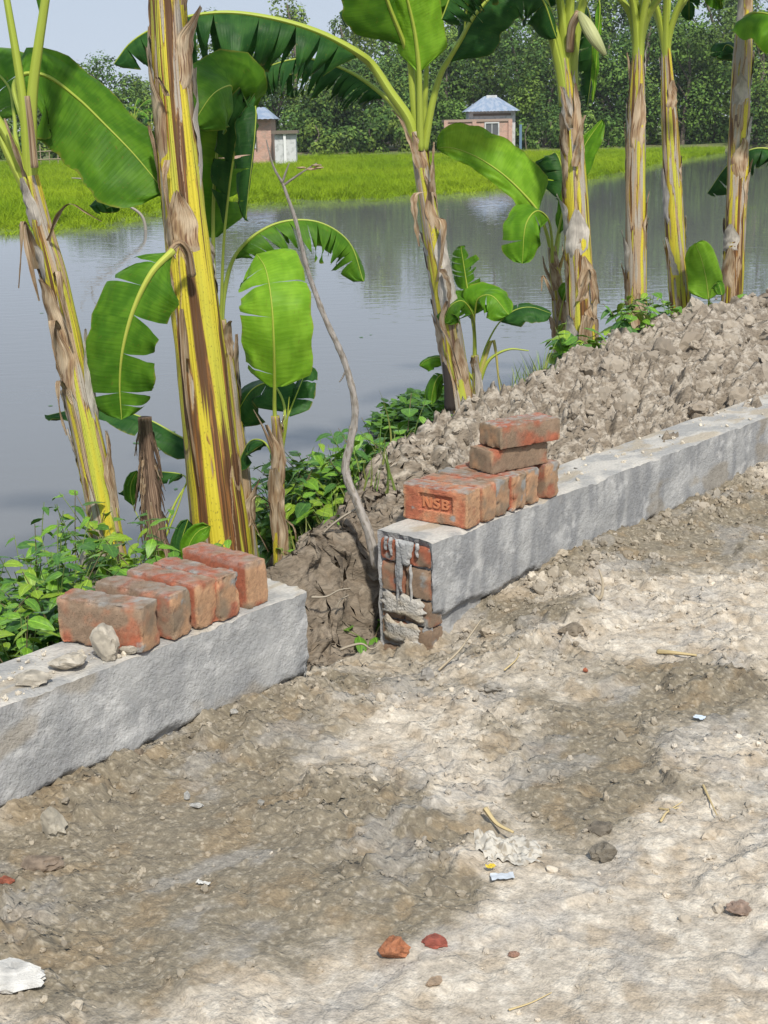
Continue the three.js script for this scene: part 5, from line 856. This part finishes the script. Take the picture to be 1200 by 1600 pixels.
{
  const z = 73, p0 = at(390, 255, z), G = p0.y, root = thing('brick_house', 'small brick house with a tin roof half hidden by the banana leaf', 'house', V(p0.x, G, -z)), X = x => at(x, 220, z).x - p0.x, Y = y => at(390, y, z).y - G;
  mesh('brick_wall', box(X(300), X(424), -0.4, Y(186), -3.5, 0), bm, root);
  const w = mesh('window', box(X(376), X(400), Y(232), Y(216), 0, 0.05), whiteWall, root); mesh('frame', mergeGeometries([box(X(374), X(376), Y(234), Y(214), 0, 0.1), box(X(400), X(402), Y(234), Y(214), 0, 0.1)]), shadeWood, w);
  hip(X(290), X(430), -4, 0.5, Y(187), Y(168), 0.75).forEach(g => mesh('roof_panel', g, tin, root));
  const s0 = at(446, 250, 72), s = thing('latrine_shed', 'small pale sheet shed with a white post beside the brick house', 'shed', V(s0.x, s0.y, -72)), X2 = x => at(x, 220, 72).x - s0.x, Y2 = y => at(446, y, 72).y - s0.y;
  mesh('sheet_wall', box(X2(429), X2(462), -0.3, Y2(210), -1.1, 0), whiteWall, s); mesh('roof', box(X2(425), X2(466), Y2(209), Y2(204), -1.3, 0.25), shadeWood, s); mesh('post', box(X2(443), X2(447), -0.3, Y2(208), 0.05, 0.15), std({ color: lin(0.72, 0.72, 0.7), roughness: 0.7 }), s);
  const h0 = at(168, 200, 95), h = thing('tin_hut', 'grey tin roofed hut among the far trees at left', 'hut', V(h0.x, -0.55, -95)), k = 95 / 2100;
  mesh('wall', box(-25 * k, 14 * k, -0.2, 1.3, -3, 0), whiteWall, h); hip(-30 * k, 20 * k, -3.5, 0.5, 1.3, 2.1, 0.6).forEach(g => mesh('roof_panel', g, std({ color: lin(0.45, 0.46, 0.48), roughness: 0.5 }), h));
  const f0 = at(90, 245, 80), fence = thing('bamboo_fence', 'thin bamboo fence on the far bank at left', 'fence', V(f0.x, -0.75, -80)), bmb = std({ color: lin(0.34, 0.28, 0.18), roughness: 0.9 });
  for (let q = 0; q < 9; q++) mesh('post', tube([V(-2 + q * 0.5, -0.2, 0), V(-2 + q * 0.5 + 0.05, 0.8 + 0.2 * ((q * 7) % 3), 0.05)], () => 0.035, 5, 3), bmb, fence);
  for (const y of [0.35, 0.8]) mesh('rail', tube([V(-2.2, y, 0.05), V(0, y + 0.06, 0.06), V(2.3, y - 0.03, 0.05)], () => 0.03, 5, 8), bmb, fence);
}

// ---------------------------------------------------------------- trees beyond the field
const treeLeaf = [[0.12, 0.205, 0.04], [0.075, 0.145, 0.034], [0.16, 0.245, 0.045], [0.11, 0.175, 0.05], [0.19, 0.27, 0.05]];
const crownMat = new THREE.MeshPhysicalMaterial({ vertexColors: true, roughness: 0.9, specularIntensity: 0.2, transmission: 0.25, thickness: 0, side: THREE.DoubleSide }), barkMat = std({ map: tex(64, 128, (u, v) => mixc([0.10, 0.08, 0.06], [0.22, 0.18, 0.14], ss(-0.3, 0.4, fbm(u * 6, v * 10, 3)))), roughness: 0.95 });
function tree(name, label, cat, base, H, R, tone, seed, { lobes = 12, n = 3000, leaf = 0.3, low = 0.25, slim = 1, group } = {}) {
  const rg = rngOf(seed * 131 + 7), root = thing(name, label, cat, base, group), L = [];
  const tr = [V(0, -0.4, 0), V((rg() - 0.5) * R * 0.3, H * 0.3, 0), V((rg() - 0.5) * R * 0.4, H * 0.62, 0), V((rg() - 0.5) * R * 0.3, H * 0.9, 0)];
  mesh('trunk', tube(tr, u => H * 0.018 * (1.15 - 0.9 * u) + 0.02, 8, 14), barkMat, root);
  for (let k = 0; k < lobes; k++) { const a = rg() * 6.28, y = lerp(low, 0.93, (k + rg()) / lobes), rr = R * Math.sqrt(Math.sin(Math.PI * clamp((y - low) / (1 - low) * 0.8 + 0.17))) * slim, d = rr * (0.3 + 0.55 * rg()); const c = V(Math.cos(a) * d, y * H, Math.sin(a) * d), r = R * (0.26 + 0.22 * rg()); L.push([c, r, 0.7 + 0.65 * rg(), rg() < 0.3 ? 1 : 0]);
    if (k % 2 === 0 && name !== 'far_bush') mesh('limb', tube([new THREE.CatmullRomCurve3(tr).getPointAt(clamp(y * 0.75)), c.clone().multiplyScalar(0.6).setY(c.y - r * 0.4), c], u => H * 0.006 * (1.2 - u) + 0.01, 5, 6), barkMat, root); }
  const pos = [], col = [], idx = [];
  for (let i = 0; i < n; i++) {
    const [c, r, lk, lt] = L[Math.floor(rg() * L.length)], d = V(rg() * 2 - 1, rg() * 2 - 1, rg() * 2 - 1).normalize(), q = c.clone().addScaledVector(d, r * (0.45 + 0.62 * Math.pow(rg(), 0.6)) * (1 + 0.25 * n3(d.x * 2 + seed, d.y * 2, d.z * 2)));
    const nn = d.clone().add(V((rg() - 0.5) * 1.6, 0.5 + (rg() - 0.5), (rg() - 0.5) * 1.6)).normalize(), t = new THREE.Vector3().crossVectors(nn, V(rg() - 0.5, rg() - 0.5, rg() - 0.5)).normalize(), b = new THREE.Vector3().crossVectors(nn, t), s = leaf * (0.5 + 0.8 * rg()), o = pos.length / 3;
    for (const [x, y] of [[-1, 0], [0, -0.42], [1, 0], [0, 0.42]]) { const v = q.clone().addScaledVector(t, x * s * 0.7).addScaledVector(b, y * s); pos.push(v.x, v.y, v.z); }
    idx.push(o, o + 1, o + 2, o, o + 2, o + 3);
    const T = treeLeaf[(tone + lt + (rg() < 0.15 ? 1 : 0)) % 5], k = lk * (0.8 + 0.4 * rg()) + 0.25 * n3(q.x * 0.5, q.y * 0.5, q.z * 0.5 + seed); for (let e = 0; e < 4; e++) col.push(T[0] * k, T[1] * k, T[2] * k);
  }
  const g = new THREE.BufferGeometry(); g.setAttribute('position', new THREE.Float32BufferAttribute(pos, 3)); g.setAttribute('color', new THREE.Float32BufferAttribute(col, 3)); g.setAttribute('uv', new THREE.Float32BufferAttribute(new Float32Array(pos.length / 3 * 2), 2)); g.setIndex(idx); g.computeVertexNormals();
  mesh('crown', g, crownMat, root); return root;
}
{
  const GY = -0.6, spotAt = (px, z) => { const p = at(px, 230, z); p.y = GY; return p; }, topH = (px, py, z) => at(px, py, z).y - GY;
  // [picture x, depth, top of crown in the picture, radius m, tone, label]
  const front = [
    [150, 102, 96, 3.2, 0, 'round leafy tree at far left rising above the broad banana leaf'], [95, 108, 140, 2.6, 3, 'low tree at far left just above the bank'], [215, 106, 128, 2.6, 2, 'pale green tree left of the thick banana stem'], [20, 112, 150, 3, 3, 'low tree behind the leaning banana plant'],
    [330, 98, 100, 3.0, 2, 'bushy tree right of the thick stem'], [385, 101, 78, 3.2, 0, 'mid green tree behind the small brick house'], [440, 96, 84, 2.8, 1, 'dark tree behind the pale shed'], [500, 93, 120, 2.9, 1, 'dark tree in the gap between the two houses'], [548, 96, 92, 3.1, 1, 'dark dense tree left of the middle banana plant'], [600, 94, 108, 3.0, 1, 'dark tree directly behind the middle banana plant'], [640, 100, 60, 3.4, 0, 'taller tree behind the middle banana crown'],
    [690, 97, 70, 3.2, 0, 'leafy tree left of the blue roof'], [735, 103, 30, 3.6, 2, 'pale leafy tree just behind the blue roof'], [800, 101, 20, 3.6, 0, 'tall tree right behind the blue roof'], [850, 95, 60, 3.2, 1, 'dark tree right of the brick house'], [900, 98, 10, 3.8, 2, 'tall light tree behind the dark red foot stem'], [950, 95, 50, 3.4, 0, 'leafy tree between the fourth and fifth stems'], [1005, 97, 20, 3.8, 1, 'dark tree behind the greyish stem'], [1065, 95, 40, 3.6, 0, 'leafy tree behind the yellow banded stem'], [1120, 97, 25, 3.8, 2, 'light tree left of the rightmost stem'], [1180, 95, 30, 3.8, 1, 'dark tree at the right edge'], [1250, 98, 20, 3.8, 0, 'tree outside the right edge'], [-60, 110, 120, 3.5, 0, 'tree outside the left edge'],
  ];
  front.forEach(([px, z, top, R, tone, label], k) => tree('leafy_tree', label, 'tree', spotAt(px, z), topH(px, top, z), R, tone, 500 + k, { low: 0.1, n: 9000, leaf: 0.18, lobes: 17, group: 'trees beyond the rice field' }));
  const back = [[300, 128, 30, 2.6, 3, 'slender pale tree far behind the thick stem'], [350, 132, 10, 2.8, 3, 'slim hazy tree above the arching leaf'], [460, 130, -20, 3.2, 3, 'tall slim hazy tree against the sky'], [545, 126, 20, 3.4, 3, 'tall hazy tree left of the middle crown'], [610, 124, -30, 4.4, 3, 'tall tree behind the middle crown'], [690, 122, -40, 5, 0, 'very tall tree above the blue roof house at left'], [780, 120, -60, 5, 1, 'very tall tree above the blue roof'], [860, 122, -60, 5, 0, 'very tall tree right of the blue roof'], [940, 120, -50, 5, 1, 'very tall dark tree behind the fourth stem'], [1020, 122, -50, 5, 0, 'very tall tree behind the fifth stem'], [1100, 120, -40, 5, 1, 'very tall dark tree behind the sixth stem'], [1180, 122, -50, 5, 0, 'very tall tree at the right edge'], [1270, 120, -50, 5, 1, 'very tall tree outside the right edge']];
  back.forEach(([px, z, top, R, tone, label], k) => tree('tall_tree', label, 'tree', spotAt(px, z), topH(px, top, z), R, tone, 560 + k, { low: k < 4 ? 0.2 : 0.12, n: k < 4 ? 3400 : 8000, leaf: 0.24, lobes: k < 4 ? 14 : 18, group: 'tall trees at the back', slim: k < 4 ? 0.7 : 1 }));
  const rg = rngOf(90);
  for (let k = 0; k < 40; k++) {
    const px = -40 + k * 33 + (rg() - 0.5) * 20; if ((px > 690 && px < 800)) continue; const z = px < 470 && px > 280 ? 76 : 87 + 3 * rg() + (px > 1000 ? 8 : 0); if (px > 365 && px < 470) continue;
    tree('far_bush', 'low green bush along the far edge of the rice field', 'bush', spotAt(px, z), 1.1 + 1.1 * rg(), 1.0 + 0.5 * rg(), [4, 2, 0, 1][k % 4], 600 + k, { low: 0.05, n: 620, leaf: 0.2, lobes: 6, group: 'bushes along the far bank' });
  }
  // far banana clump at left
  for (const [px, z, h, sd, label] of [[182, 88, 3.6, 1, 'far banana plant left in the clump on the far bank'], [212, 86, 4.4, 2, 'tallest far banana plant on the far bank'], [238, 88, 3.4, 3, 'far banana plant next to the thick stem']]) {
    const b = spotAt(px, z), r = thing('banana_plant', label, 'banana plant', b, 'banana plants on the far bank');
    mesh('stem', tube([V(0, -0.3, 0), V(0.05, h * 0.3, 0), V(0, h * 0.5, 0)], u => 0.14 - 0.05 * u, 8, 8), stalkMat, r); crown(r, b.clone().add(V(0, h * 0.5, 0)), UP, 0.09, 700 + sd, 8, ['mid', 'fresh', 'dark'], 2.0);
  }
}
// labels that tell alike plants apart by their order in view
{
  const words = ['leftmost', 'second', 'third', 'fourth', 'fifth', 'sixth', 'seventh', 'eighth', 'ninth', 'tenth', 'eleventh', 'twelfth', 'thirteenth', 'fourteenth', 'fifteenth', 'sixteenth', 'seventeenth', 'eighteenth', 'nineteenth', 'twentieth'], tens = ['', '', 'twenty', 'thirty', 'forty'];
  const word = i => i < 20 ? words[i] : (i + 1) % 10 === 0 ? ['', '', '', 'thirtieth', 'fortieth'][(i + 1) / 10] : tens[Math.floor((i + 1) / 10)] + '-' + ['', 'first', ...words.slice(1, 9)][(i + 1) % 10];
  const sets = new Map(); for (const o of scene.children) if (o.userData.group && o.userData.category) { const k = o.userData.group + '|' + o.userData.label; if (!sets.has(k)) sets.set(k, []); sets.get(k).push(o); }
  for (const list of sets.values()) if (list.length > 1) { list.map(o => [o, o.position.clone().project(camera).x]).sort((a, b) => a[1] - b[1]).forEach(([o], i) => { o.userData.label = i ? `${word(i)} from left, ${o.userData.label}` : `leftmost ${o.userData.label}`; }); }
}
renderer.render(scene, camera);
